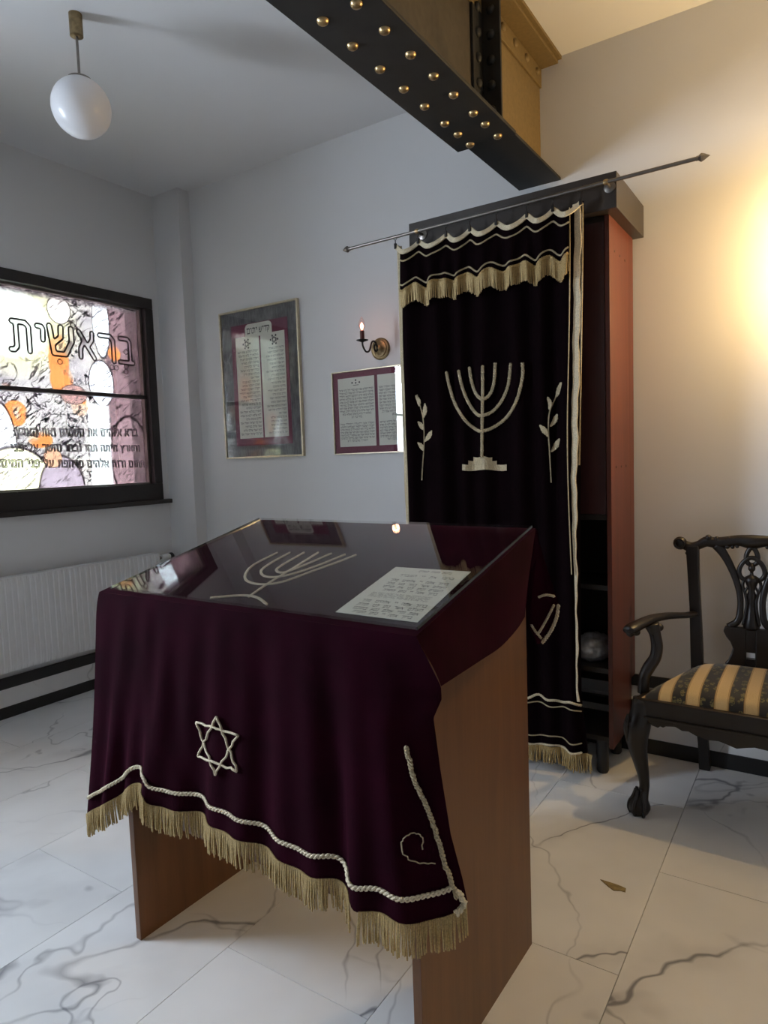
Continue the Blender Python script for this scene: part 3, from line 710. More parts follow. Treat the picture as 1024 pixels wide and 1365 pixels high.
for (fx, fy) in ((KX0+.05, 2.90), (KX1-.06, 2.90), (KX0+.05, 3.12), (KX1-.06, 3.12)):
    MB().lathe([(.022, 0), (.026, .01), (.026, .135), (.03, .155)], (fx, fy, 0), 16).build('foot', M['black'], ak, smooth_=True)
for pz in (2.225, 1.335):
    for k in range(3):
        MB().lathe([(.005, 0), (.005, .0012), (0, .0012)], (KX1, 2.93+.085*k, pz), 10, (1, 0, 0)).build('screw_cover', M['ebony'], rsd)
# wrapped bundle lying on the shelf
bm = bmesh.new(); bmesh.ops.create_icosphere(bm, subdivisions=4, radius=1)
from mathutils import noise as mn
for v in bm.verts:
    p = v.co.copy(); f = 1+.18*mn.noise(p*2.3)+.09*mn.noise(p*6)
    v.co = Vector((p.x*.088*f, p.y*.10*f, max(-.052, p.z*.062*f)))
me = bpy.data.meshes.new('wrapped_bundle'); bm.to_mesh(me); bm.free(); me.polygons.foreach_set('use_smooth', [True]*len(me.polygons))
M['foil'] = simple('silver_wrap', (.50, .50, .52), .28, .35, .3, 40, .6); me.materials.append(M['foil'])
o = bpy.data.objects.new('wrapped_bundle', me); COL.objects.link(o); o.location = (-.865, 2.99, .477+.052); tag(o, 'crumpled silvery wrapped bundle on a low ark shelf', 'bundle')

# ---------------------------------------------------------------- curtain rod
YR = 2.735
ZR = lambda x: lerp(2.424, 2.438, (x+1.95)/1.56)
rdx0, rdx1 = on(466, 331, 1, YR).x, on(930, 211, 1, YR).x
cr = thing('curtain_rod', 'thin grey metal curtain rod with pointed ends in front of the cornice', 'curtain rod', (-1.17, 2.79, 2.42))
MB().tube([(rdx0, YR, ZR(rdx0)), (rdx1, YR, ZR(rdx1))], .0072, 12).build('rod', M['grey_metal'], cr, smooth_=True)
for (xx, sgn) in ((rdx0, -1), (rdx1, 1)):
    MB().lathe([(.007, -.006), (.010, -.002), (.008, .002), (.016, .012), (.012, .022), (0, .042)], (xx, YR, ZR(xx)), 4 if sgn > 0 else 8, (sgn, 0, 0)).build('finial', M['grey_metal'], cr)
for xx in (on(808, 252, 1, YR).x, on(556, 312, 1, YR).x):
    b_ = MB().tube([(xx, 2.79, ZR(xx)-.002), (xx, YR, ZR(xx)-.002)], [.006, .0075], 12).build('bracket', M['grey_metal'], cr, smooth_=True)
    MB().lathe([(.022, 0), (.022, .004), (.012, .007), (0, .008)], (xx, 2.79, ZR(xx)-.002), 20, (0, -1, 0)).build('bracket_plate', M['grey_metal'], b_, smooth_=True)
    MB().lathe([(.0095, -.008), (.0105, -.004), (.0105, .004), (.0095, .008)], (xx, YR, ZR(xx)), 16, (1, 0, 0)).build('bracket_ring', M['brass'], b_, smooth_=True)

# ---------------------------------------------------------------- ark curtain
CXL = lambda z: lerp(-1.690, -1.675, (2.4-z)/2.3)
CXR = lambda z: -.818-.030*smooth(2.4, .9, z)+.022*smooth(.42, .10, z)
HK = [on(x*.293+500, y*.293+240, 1, YR).x for (x, y) in ((90,265),(195,240),(322,210),(430,185),(550,155),(690,120),(808,90),(932,55))]
HK[0] = CXL(2.4)+.004; HK[-1] = CXR(2.4)-.006
def ztop(x):
    for a, b_ in zip(HK, HK[1:]):
        if x <= b_ or b_ == HK[-1]:
            t = min(1, max(0, (x-a)/(b_-a))); return 2.394-.040*math.sin(math.pi*t)**1.2
def hookphase(x):
    for i, (a, b_) in enumerate(zip(HK, HK[1:])):
        if x <= b_ or b_ == HK[-1]: return i+min(1.2, max(-.2, (x-a)/(b_-a)))
def c_y(x, z):
    d = max(0, 2.4-z); ph = hookphase(x)
    f = .016*math.cos(2*math.pi*ph)*(.45+.55*math.exp(-d*1.2))
    f += .010*math.sin(x*31+.8*math.sin(z*1.7))*(.3+.7*min(1, d/1.5)) + .006*math.sin(x*67+z*.8+1)*min(1, d/.6)
    return YR+.012+f
def c_pt(px, py, lift=.003):
    p = on(px, py, 1, YR)
    for _ in range(4): p = on(px, py, 1, c_y(p.x, p.z)-lift)
    return p
ct = thing('ark_curtain', 'dark velvet ark curtain with embroidered gold menorah, two sprigs and gold borders', 'curtain', (-1.25, YR, .04))
ZH = .128
def cfn(u, v):
    x0 = lerp(CXL(2.4), CXR(2.4), u); zt = ztop(x0); z = lerp(zt, ZH, v); x = lerp(CXL(z), CXR(z), u); return Vector((x, c_y(x, z), z))
cl = MB().grid(cfn, 160, 120).build('velvet_panel', M['curtain'], ct, smooth_='all')
def hook(i, x):
    zt = ztop(x); h_ = MB().tube([(x+.010*math.sin(t), YR, ZR(x)-.0+.011*math.cos(t)-.003) for t in [k*2*math.pi/14 for k in range(14)]], .0014, 6, True)
    h_.tube([(x, YR, ZR(x)-.014), (x, YR-.002, zt-.012)], .0022, 6); h_.box((x-.005, YR-.006, zt-.022), (x+.005, YR+.004, zt+.002)); h_.build('hook', M['darkmetal'], ct)
for i, x in enumerate(HK): hook(i, x)
# valance with braid rows and fringe
def vz(x, t):
    """t=0 top, 1 hem"""
    return lerp(ztop(x)-.006, 2.172+.011*math.cos(2*math.pi*(hookphase(x)+.15))+.005*math.sin(x*71), t)
def v_y(x, z, t):
    ph = hookphase(x); sw = .014*math.cos(2*math.pi*(ph+.12))+.010*math.sin(2*math.pi*ph*2+.7)*t+.006*math.sin(x*83)
    return c_y(x, 2.38)-.016-.020*t-sw*t*.9
va0, va1 = CXL(2.3)+.030, CXR(2.3)-.045
MB().grid(lambda u, v: Vector((lerp(va0, va1, u), v_y(lerp(va0, va1, u), 0, v), vz(lerp(va0, va1, u), v))), 170, 16).build('valance', M['curtain'], ct, smooth_='all')
def vline(t, wd, lift, m, name, gaps=None):
    P = [Vector((x, v_y(x, 0, t)-lift, vz(x, t))) for x in [lerp(va0, va1, k/170) for k in range(171)]]
    MB().braid(P, wd, (0, -1, 0), 1.5).build(name, m, ct, smooth_='all')
vline(.25, .0085, .002, M['gold'], 'braid'); vline(.83, .0085, .002, M['gold'], 'braid'); vline(.97, .014, .002, M['fringe'], 'braid')
P = [Vector((x, c_y(x, 2.38)-.022, ztop(x)-.012)) for x in [lerp(HK[0], HK[-1], k/170) for k in range(171)]]
MB().ribbon(P, .022, (0, -1, 0), .004).build('top_braid', M['palegold'], ct)
def strands(tops, length, rad, jit, seed, sway=.004):
    m_ = MB(); q = random.Random(seed)
    for T in tops:
        L = length*q.uniform(1-jit, 1); dx, dy = q.uniform(-1, 1)*sway, q.uniform(-1, 1)*sway
        P = [T, T+Vector((dx*.3, dy*.3-.001, -L*.35)), T+Vector((dx*.8, dy*.8-.001, -L*.7)), T+Vector((dx, dy, -L))]
        m_.tube(P, [rad*.8, rad, rad, rad*.9], 4)
    return m_
tops = [Vector((x, v_y(x, 0, 1)-.004, vz(x, .99))) for x in [lerp(va0, va1, (k+.5)/330) for k in range(330)]]
tag(strands(tops, .075, .0019, .12, 1, .003).build('valance_fringe', M['fringe'], ct), kind='stuff')
# side braids
def sideline(fx, z0_, z1_, wd, m, name, lift=.004):
    P = []; W = []
    for k in range(91):
        z = lerp(z0_, z1_, k/90); x = fx(z); P.append(Vector((x, c_y(x, z)-lift, z))); W.append(wd(z) if callable(wd) else wd)
    return MB().ribbon(P, W, (0, -1, 0), .003).build(name, m, ct)
wv = lambda z: .0024*math.sin(z*23)+.0016*math.sin(z*57)
wr = lambda z: .010+.024*smooth(.7, 1.6, z)
sideline(lambda z: CXR(z)-.014-.5*wr(z)+.006+wv(z)*.5, 2.385, .36, lambda z: wr(z)+wv(z), M['palegold'], 'side_braid')
sideline(lambda z: CXR(z)-.004, 2.385, 1.35, .006, M['gold'], 'side_cord', .006)
sideline(lambda z: CXR(z)-.018-wr(z)+.004, 2.37, .9, .004, M['gold'], 'side_cord', .006)
sideline(lambda z: CXL(z)+.012+.004*math.sin(z*9), 2.385, .30, lambda z: .016+.008*smooth(1.7, 2.3, z)+.008*math.sin(z*11)*smooth(2.0, 1.5, z), M['gold'], 'side_braid')
sideline(lambda z: CXL(z)+.002, 2.385, .30, .005, M['palegold'], 'side_cord', .006)
# border braids near the hem and fringe
def hline(zf, wd, m, x0=None, x1=None):
    P = [Vector((x, c_y(x, zf(x))-.004, zf(x))) for x in [lerp(x0 or CXL(.3)+.01, x1 or CXR(.3)-.006, k/140) for k in range(141)]]
    MB().braid(P, wd, (0, -1, 0), 1.5).build('hem_braid', m, ct, smooth_='all')
hline(lambda x: .345+.007*math.sin(x*41)+.004*math.sin(x*83), .013, M['palegold'])
hline(lambda x: .318+.006*math.sin(x*41+.4), .007, M['gold'])
hline(lambda x: .178+.005*math.sin(x*38+1), .007, M['gold']); hline(lambda x: .138+.005*math.sin(x*38+1), .011, M['palegold'])
tops = [Vector((x, c_y(x, ZH)-.004, .134)) for x in [lerp(CXL(.13), CXR(.13)+.02, (k+.5)/300) for k in range(300)]]
tag(strands(tops, .080, .0024, .18, 2, .012).build('hem_fringe', M['fringe'], ct), kind='stuff')
# embroidery: menorah
cc = lambda x, y: (500+x*.3125, 440+y*.3125)
men = MB()
def emb(mb, pts, wd, n=8, pf=None, lift=.003, taper=None, braided=True):
    P2 = spline([(p[0], p[1], 0) for p in pts], n); P = [pf(q.x, q.y, lift) for q in P2]
    m = len(P); W = [wd*(1+.14*math.sin(i*2.4)) for i in range(m)]
    if taper: W = [a*taper(i/(m-1)) for i, a in enumerate(W)]
    (mb.braid if braided else mb.ribbon)(P, W, (0, -1, 0) if pf is c_pt else pf.nrm)
cm = lambda L: [cc(*p) for p in L]
for br in ([(305,178),(318,240),(345,320),(390,390),(440,428),(462,430),(500,418),(560,375),(605,300),(630,200),(630,140)],
           [(357,172),(372,240),(400,310),(435,358),(462,364),(505,345),(545,295),(570,230),(580,142)],
           [(403,158),(412,215),(432,272),(460,295),(490,275),(508,225),(514,140)],
           [(460,152),(460,250),(458,400),(457,545)]):
    emb(men, cm(br), .017, 6, c_pt)
men.build('menorah_embroidery', M['gold'], ct)
base = MB()
for (x0, x1, ya_, yb_) in ((372, 562, 572, 598), (398, 520, 556, 574), (420, 500, 541, 558)):
    base.grid(lambda u, v: c_pt(*cc(lerp(x0, x1, u), lerp(ya_, yb_, v)+3*math.sin(u*9)), .005), 14, 3)
base.build('menorah_base_embroidery', M['gold'], ct)
for stem, leaves in (([(180,275),(195,330),(207,390),(210,480),(205,560),(200,640)], [((207,375),(213,312)), ((205,425),(183,390)), ((212,475),(243,428)), ((208,515),(182,478)), ((190,325),(174,278))]),
                     ([(790,225),(770,290),(745,350),(740,420),(745,520),(752,650)], [((745,340),(737,285)), ((748,412),(778,358)), ((740,455),(702,405)), ((752,520),(788,462)), ((773,285),(795,222))])):
    sp = MB(); emb(sp, cm(stem), .0065, 6, c_pt); so = sp.build('sprig_embroidery', M['gold'], ct)
    for a, b_ in leaves:
        lf = MB(); emb(lf, cm([a, ((a[0]+b_[0])/2+3, (a[1]+b_[1])/2), b_]), .022, 6, c_pt, .003, braided=False, taper=lambda t: .15+.95*math.sin(math.pi*min(1, t*.95+.03))); lf.build('leaf', M['gold'], so)

# ---------------------------------------------------------------- lectern (reading desk)
LO = Vector((-1.197, 1.465, 0)); LR = R(-1.2); LC, LS = math.cos(LR), math.sin(LR)
def Lw(x, y, z): return Vector((LO.x+x*LC-y*LS, LO.y+x*LS+y*LC, z))
SL = .238; ZT = lambda y: 1.0565+(y+.334)*SL              # top of the sloping board
le = thing('reading_desk', 'brown laminate reading desk with sloping top under the burgundy cloth', 'lectern', LO, LR)
for sx in (-1, 1):
    a, b_ = sorted((sx*.503, sx*.481))
    m_ = MB(); zf, zb_ = ZT(-.31)-.027, ZT(.285)-.027
    m_.add([(a,-.31,0),(b_,-.31,0),(b_,.285,0),(a,.285,0),(a,-.31,zf),(b_,-.31,zf),(b_,.285,zb_),(a,.285,zb_)], [(0,3,2,1),(4,5,6,7),(0,1,5,4),(1,2,6,5),(2,3,7,6),(3,0,4,7)])
    m_.build('side_panel', M['bimah'], le, local=True, bevel=.0015)
MB().box((-.481, -.270, .372), (.481, -.252, .98)).build('front_panel', M['bimah'], le, local=True, bevel=.001)
MB().box((-.481, -.252, .80), (.481, .28, .818)).build('shelf', M['bimah'], le, local=True)
m_ = MB(); x0, x1, y0, y1 = -.500, .536, -.345, .258
m_.add([(x0,y0,ZT(y0)-.026),(x1,y0,ZT(y0)-.026),(x1,y1,ZT(y1)-.026),(x0,y1,ZT(y1)-.026),(x0,y0,ZT(y0)),(x1,y0,ZT(y0)),(x1,y1,ZT(y1)),(x0,y1,ZT(y1))], [(0,3,2,1),(4,5,6,7),(0,1,5,4),(1,2,6,5),(2,3,7,6),(3,0,4,7)])
m_.build('top_board', M['bimah'], le, local=True, bevel=.002)

# ---------------------------------------------------------------- burgundy cloth
cb = thing('reading_desk_cloth', 'burgundy velvet cloth with gold star and fringe draped over the reading desk', 'tablecloth', (LO.x, LO.y, 1.066))
ZCL = lambda y: ZT(y)+.004
TN = (Lw(0, 0, 0)-Lw(0, 0, 0)+Vector((-LS*-0, 0, 0)))
ex_ = Lw(1, 0, 0)-Lw(0, 0, 0); ey_ = Lw(0, 1, SL)-Lw(0, 0, 0); TN = ex_.cross(ey_).normalized()
FLc, FRc, BRc, BLc = Lw(-.506, -.352, ZCL(-.352)), Lw(.543, -.352, ZCL(-.352)), Lw(.543, .265, ZCL(.265)), Lw(-.506, .265, ZCL(.265))
HEMPX = [(119,1085),(128,1079),(137,1075),(150,1068),(163,1060),(172,1052),(180,1045),(190,1046),(205,1054),(213,1068),(246,1083),(295,1102),(334,1119),(373,1141),(413,1161),(446,1171),(466,1186),(480,1204),(513,1215),(546,1230),(579,1227),(606,1219),(624,1204)]
def hemworld(px, py):
    if px < 560: return onplane(px, py, (-1.72, 1.105, 0), (.033, 1, 0))
    return on(px, py, 1, {579: 1.10, 606: 1.125, 624: 1.15}[px])
HEM = [hemworld(*p) for p in HEMPX]
HP = spline(HEM, 4)
RCOLPX = [(588,915,1.12),(589,932,1.125),(578,957,1.118),(579,975,1.118),(587,1024,1.125),(601,1112,1.135),(616,1168,1.145),(624,1204,1.15)]
RC = [FRc]+[on(a, b_, 1, c) for a, b_, c in RCOLPX]
S0 = RC[1]
def fcl(u, v, folds=True):
    T = FLc.lerp(FRc, u); B = poly_at(HP, u); p = T.lerp(B, v)
    w_ = smooth(.80, 1, u)
    p = p + (poly_at(RC, v)-FRc.lerp(HEM[-1], v))*w_
    p.y -= .010*(1-math.exp(-v*26))*(1-w_)
    if folds:
        a = v**.75*(1-w_)
        q = .012*math.sin(2*math.pi*5.2*u+.6)+.007*math.sin(2*math.pi*11.3*u+2+1.2*v)+.005*math.sin(2*math.pi*3.1*u*u+4*v)
        q += .012*math.exp(-((u-.10-.06*v)/.03)**2)-.014*math.exp(-((u-.22-.05*v)/.025)**2)+.012*math.exp(-((u-.30-.10*v)/.03)**2)-.016*math.exp(-((u-.86+.05*v)/.03)**2)
        p.y += q*a
    return p
b_ = MB()
b_.grid(lambda u, v: FLc.lerp(FRc, u).lerp(BLc.lerp(BRc, u), v)+Vector((0, 0, .0012*mn.noise(Vector((u*7, v*5, 0))))), 40, 24)
b_.grid(fcl, 150, 70)
# right hand side
SH = spline([S0, on(640, 881, 0, -.632), on(668, 862, 0, -.634), on(690, 838, 0, -.640), on(700, 822, 0, -.645)], 6)
def scl(u, v):
    p = FRc.lerp(BRc, u).lerp(poly_at(SH, u), v); p.x += .008*math.sin(math.pi*min(1, v*1.0))*math.sin(u*9+1)*v; return p
b_.grid(scl, 50, 24)
# turned-in corner between side and front below the ridge
CI = [on(a, c, 1, d) for a, c, d in ((577, 960, 1.16), (570, 985, 1.155), (566, 1010, 1.15))]
b_.grid(lambda u, v: poly_at([S0, RC[3], RC[5]], v).lerp(poly_at(CI, v), u), 6, 12)
# left side and back
LB = [Vector((-1.80, 1.15, .42)), Vector((-1.765, 1.30, .50)), Vector((-1.785, 1.5, .46)), Vector((-1.76, 1.75, .52))]
LB[0] = HEM[0].copy()
b_.grid(lambda u, v: FLc.lerp(BLc, u).lerp(poly_at(LB, u), v)+Vector((-.012*math.sin(u*14)*v, 0, 0)), 40, 40)
BF = [BRc, on(727, 750, 1, 1.79), on(738, 783, 1, 1.82), on(745, 803, 1, 1.83), on(736, 835, 1, 1.83), on(723, 860, 1, 1.83)]
BI = [BRc, on(706, 760, 1, 1.77), on(701, 800, 1, 1.78), on(699, 822, 1, 1.785), on(706, 838, 1, 1.80), on(716, 856, 1, 1.825)]
b_.grid(lambda u, v: poly_at(BI, v).lerp(poly_at(BF, v), u)+Vector((0, -.012*math.sin(math.pi*u*2)*v, 0)), 14, 26)
b_.grid(lambda u, v: BLc.lerp(BRc, u).lerp(Vector((-1.76, 1.80, .80)).lerp(BI[-2], u), v)+Vector((0, .010*math.sin(u*30)*v+.034*(1-math.exp(-v*30))*(1-smooth(.9, 1, u)*v), 0)), 60, 30)
cloth = b_.build('velvet_cloth', M['velvet'], cb, smooth_='all')
# map from picture position to the hanging front
_g = [(i/320, j/200) for i in range(321) for j in range(201)]
_P = [fcl(u, v) for u, v in _g]; _Q = np.array([proj(p) for p in _P])
def f_pt(px, py, lift=.004):
    k = int(np.argmin((_Q[:, 0]-px)**2+(_Q[:, 1]-py)**2)); p = _P[k]; return p-Vector((.25, 1, 0)).normalized()*-lift*-1
f_pt.nrm = Vector((-.0, -1, 0))
# braid rows along the hem
P = [fcl(u, 1-.052/max(.2, (fcl(u, 0)-fcl(u, 1)).length))+Vector((0, -.003, 0)) for u in [k/230 for k in range(2, 227)]]
MB().braid(P, .0125, (0, -1, 0), 1.7).build('hem_braid', M['palegold'], cb, smooth_='all')
m_ = MB(); emb(m_, [(545,993),(549,1012),(557,1042),(568,1064),(578,1088),(588,1120),(597,1150),(606,1176),(613,1196)], .013, 10, f_pt, .006); m_.build('edge_braid', M['gold'], cb)
m_ = MB(); emb(m_, [(612,1184),(618,1192),(622,1203),(612,1215)], .016, 6, f_pt, .007); m_.build('edge_braid', M['palegold'], cb)
tops = []
for k in range(420):
    u = (k+.5)/420; p = fcl(u, .993); q = proj(p)
    if 466 < q[0] < 479: continue
    tops.append(p+Vector((0, -.003, 0)))
tag(strands(tops, .074, .0019, .16, 5, .005).build('fringe', M['fringe'], cb), kind='stuff')
# star of David and scroll on the front
c1 = lambda x, y: (100+x*.488, 780+y*.488)
st = MB()
for tri in ([(335,372),(450,408),(387,515)], [(392,355),(340,465),(447,505)]):
    for a, c in zip(tri, tri[1:]+tri[:1]):
        n_ = 12; pts = [c1(lerp(a[0], c[0], k/n_)+1.6*math.sin(k*2.1), lerp(a[1], c[1], k/n_)+1.6*math.cos(k*2.1)) for k in range(n_+1)]
        st.tube([f_pt(x, y, .005) for x, y in pts], .0030, 6)
st.build('star_embroidery', M['palegold'], cb, smooth_='all')
sg = MB(); s2 = lambda x, y: (380+x*.332, 920+y*.332)
sg.tube([f_pt(q.x, q.y, .006) for q in spline([(*s2(x, y), 0) for x, y in ((610,690),(540,685),(490,660),(475,620),(490,585),(530,570),(560,590),(558,635))], 5)], .0014, 6)
sg.build('scroll_embroidery', M['gold'], cb)
# menorah on the sloping top
def t_pt(px, py, lift=.002): p = onplane(px, py, Lw(0, 0, ZCL(0)), TN); return p+TN*lift
t_pt.nrm = TN
c8 = lambda x, y: (120+x*.625, 680+y*.625)
m_ = MB()
for br in ([(400,92),(350,118),(332,138),(336,153),(365,160),(410,155),(480,130),(530,112),(568,97)], [(427,92),(385,115),(365,132),(378,144),(420,141),(480,122),(545,96)], [(457,92),(415,116),(398,129),(412,135),(450,122),(515,94)], [(487,92),(430,128),(385,155),(338,187)]):
    emb(m_, [c8(*p) for p in br], .0085, 6, t_pt, .0015)
emb(m_, [c8(*p) for p in ((258,189),(290,186),(330,184),(358,189),(378,203))], .009, 6, t_pt, .0015)
m_.build('menorah_embroidery', M['palegold'], cb)
# braid scraps at the far corner
def k_pt(px, py, lift=0.0): p = on(px, py, 1, 1.795-lift); return p
k_pt.nrm = Vector((0, -1, 0))
for pts, wd in ((((718,796),(728,793),(740,795)), .0085), (((706,828),(713,840),(722,851)), .0085), (((739,806),(731,822),(722,838),(717,846)), .0085), (((745,806),(742,824),(734,842),(723,857)), .0115)):
    m_ = MB(); emb(m_, pts, wd, 8, k_pt, .0); m_.build('corner_braid', M['palegold'], cb)

# ---------------------------------------------------------------- blessing sheet and glass cover
pc = [t_pt(*p, .0035) for p in ((528,758),(628,764.5),(557,832),(448,818))]       # TL TR BR BL
pm = Vector(((pc[0]+pc[2])/2))
ps = thing('blessing_sheet', 'cream sheet of printed Hebrew blessings under the glass of the reading desk', 'paper', pm)
MB().prism(pc, TN*.0012).build('sheet', M['paper'], ps)
pex = ((pc[1]-pc[0])+(pc[2]-pc[3])).normalized(); pez = TN.cross(pex).normalized()
m_ = MB()
def at(u, v): return pc[0].lerp(pc[1], u).lerp(pc[3].lerp(pc[2], u), v)+TN*.0014
wdt = ((pc[1]-pc[0]).length+(pc[2]-pc[3]).length)/2; hgt = (pc[3]-pc[0]).length
for s, v, a, z_, h in (('ברכות התורה לעולים', .085, .80, .42, .011), ('ברכו את יי המברך', .20, .90, .70, .013), ('ברוך אתה יי אלהינו מלך', .315, .90, .74, .014), ('העולם אשר בחר בנו מכל', .385, .92, .76, .013), ('העמים ונתן לנו את תורתו', .455, .92, .76, .013), ('ברוך אתה יי נותן התורה', .525, .90, .68, .013),
    ('ברוך אתה יי אלהינו מלך', .755, .93, .80, .014), ('העולם אשר נתן לנו תורת', .83, .93, .80, .014), ('אמת וחיי עולם נטע בתוכנו', .90, .93, .80, .014), ('ברוך אתה יי נותן התורה', .965, .90, .72, .013)):
    write(m_, s.replace(' ', '  '), at(a, v), pex, pez, h*.70, 'R', wdt*z_, .21, 0)
for v in (.585, .61, .635, .66): write(m_, KAD[int(v*100) % 23]+' '+KAD[int(v*77) % 23], at(.88, v), pex, pez, .0042, 'R', wdt*.75, .2, 0)
m_.build('lettering', M['ink'], ps)
gl = MB(); gx0_, gx1_, gy0_, gy1_ = -.468, .5375, -.340, .250
gl.add([Lw(x, y, ZCL(y)+d) for d in (.0065, .0125) for x, y in ((gx0_, gy0_), (gx1_, gy0_), (gx1_, gy1_), (gx0_, gy1_))], [(0,3,2,1),(4,5,6,7),(0,1,5,4),(1,2,6,5),(2,3,7,6),(3,0,4,7)])
gt = thing('glass_cover', 'clear glass sheet lying on the sloping top of the reading desk', 'glass sheet', Lw(0, 0, ZCL(0)+.006))
gl.build('glass_plate', M['deskglass'], gt)
M['edgeglass'] = simple('dark_glass_edge', (.030, .035, .035), .15)
for (a, c) in (((gx1_, gy0_), (gx1_, gy1_)), ((gx0_, gy0_), (gx0_, gy1_))):
    sgn = 1 if a[0] > 0 else -1
    m_ = MB(); m_.add([Lw(a[0]+d*sgn, y, ZCL(y)+h) for y in (a[1], c[1]) for d, h in ((.0004, .0065), (.0024, .0065), (.0024, .0125), (.0004, .0125))], [(0,1,2,3),(4,7,6,5),(0,4,5,1),(1,5,6,2),(2,6,7,3),(3,7,4,0)])
    m_.build('glass_edge', M['edgeglass'], gt)

# ---------------------------------------------------------------- carved armchair
CX = -.253
mir = lambda p: (2*CX-p[0], p[1], p[2])
ch = thing('carved_armchair', 'dark carved armchair with striped cushion and openwork back beside the ark', 'armchair', (CX, 2.86, 0))
MH = M['mahogany']
def both(fn):
    for s in (False, True): fn((lambda p: mir(p)) if s else (lambda p: tuple(p)))
def front_leg(f):
    d = -1/math.sqrt(2); B = (-.577, 2.630)
    prof = [(0,.455,.036),(.006,.40,.040),(.020,.352,.046),(.026,.31,.043),(.020,.255,.034),(.008,.20,.027),(-.002,.15,.0215),(-.006,.11,.0190),(-.002,.085,.020),(.008,.062,.028),(.014,.040,.039),(.016,.022,.040),(.014,.006,.032),(.014,0,.024)]
    pts = spline([(B[0]+d*o, B[1]+d*o, z) for o, z, r in prof], 3); rr = ispline([r for *_, r in prof], 3)
    lg = MB().tube([f(p) for p in pts], rr, 16).build('front_leg', MH, ch, smooth_='all')
    for ang in (-70, -20, 30, 80):      # claw toes over the ball foot
        a = R(225+ang-5); c = (B[0]+d*.012, B[1]+d*.012)
        tp = [(c[0]+math.cos(a)*r, c[1]+math.sin(a)*r, z) for r, z in ((.016, .098), (.026, .070), (.041, .044), (.043, .020), (.036, .004))]
        MB().tube([f(p) for p in spline(tp, 3)], .0065, 8).build('claw', MH, lg, smooth_='all')
    kn = [(B[0]+d*o-.01*k, B[1]+d*o+.01*k, z) for k, o, z in ((0, .062, .40), (0, .070, .355), (0, .066, .31), (0, .052, .262))]
    MB().tube([f(p) for p in spline(kn, 4)], [.004, .007, .009, .010, .011, .011, .010, .009, .008, .006, .005, .004, .003], 8).build('knee_carving', MH, lg, smooth_='all')
both(front_leg)
def back_leg(f):
    m_ = MB()
    P = [(-.456, 3.115, .46), (-.448, 3.120, .30), (-.434, 3.132, .12), (-.428, 3.140, 0)]; vs = []
    for (x, y, z), r in zip(P, (.024, .022, .020, .022)): vs += [f(q) for q in ((x-r, y-r, z), (x+r, y-r, z), (x+r, y+r, z), (x-r, y+r, z))]
    fs = [(0,1,2,3), (15,14,13,12)]
    for i in range(3):
        for k in range(4): l = (k+1) % 4; fs.append((4*i+k, 4*i+4+k, 4*i+4+l, 4*i+l))
    m_.add(vs, fs); m_.build('back_leg', MH, ch, bevel=.004)
both(back_leg)
YT = lambda z: 3.115+.030*max(0, (z-.45)/.55)       # rake of the chair back
def post(f):
    P = [(-.455, .44), (-.460, .58), (-.466, .72), (-.474, .86), (-.480, .985)]; vs = []
    for (x, z), r in zip(P, (.025, .024, .022, .023, .026)): y = YT(z); vs += [f(q) for q in ((x-r, y-.018, z), (x+r, y-.018, z), (x+r, y+.018, z), (x-r, y+.018, z))]
    fs = [(0,1,2,3), (19,18,17,16)]
    for i in range(4):
        for k in range(4): l = (k+1) % 4; fs.append((4*i+k, 4*i+4+k, 4*i+4+l, 4*i+l))
    MB().add(vs, fs).build('back_post', MH, ch, bevel=.005)
both(post)
tr = [(-.512,.985,.020),(-.485,.976,.022),(-.455,.987,.019),(-.425,1.003,.023),(-.395,1.000,.023),(-.36,1.002,.024),(-.306,1.012,.023),(CX,1.008,.030)]
tr = tr+[(2*CX-x, z, r) for x, z, r in reversed(tr[:-1])]
top = MB().tube(spline([(x, YT(1), z) for x, z, r in tr], 5), ispline([r for *_, r in tr], 5), 14, flat=.8, nrm=(0, 1, 0)).build('top_rail', MH, ch, smooth_='all')
def ear(f):
    c = f((-.530, YT(1), .992)); m_ = MB()
    m_.lathe([(.029*math.sin(math.pi*k/12), .022*-math.cos(math.pi*k/12)) for k in range(13)], c, 18, (0, 1, 0)); m_.build('ear', MH, top, smooth_='all')
    m_ = MB(); m_.tube([(c[0]+.019*math.cos(t), c[1]-.018, c[2]+.019*math.sin(t)) for t in [k*2*math.pi/16 for k in range(16)]], .004, 6, True); m_.build('ear_scroll', MH, top, smooth_='all')
    for (x, z, r) in ((-.417, 1.020, .014), (-.385, 1.017, .011), (-.34, 1.020, .009), (-.345, .985, .010), (-.325, .984, .008), (-.308, .988, .008), (-.50, .95, .009)):
        q = f((x, YT(1)-.006, z)); MB().lathe([(r*math.sin(math.pi*k/6), -r*math.cos(math.pi*k/6)) for k in range(7)], q, 10).build('carving', MH, top, smooth_='all')
both(ear)
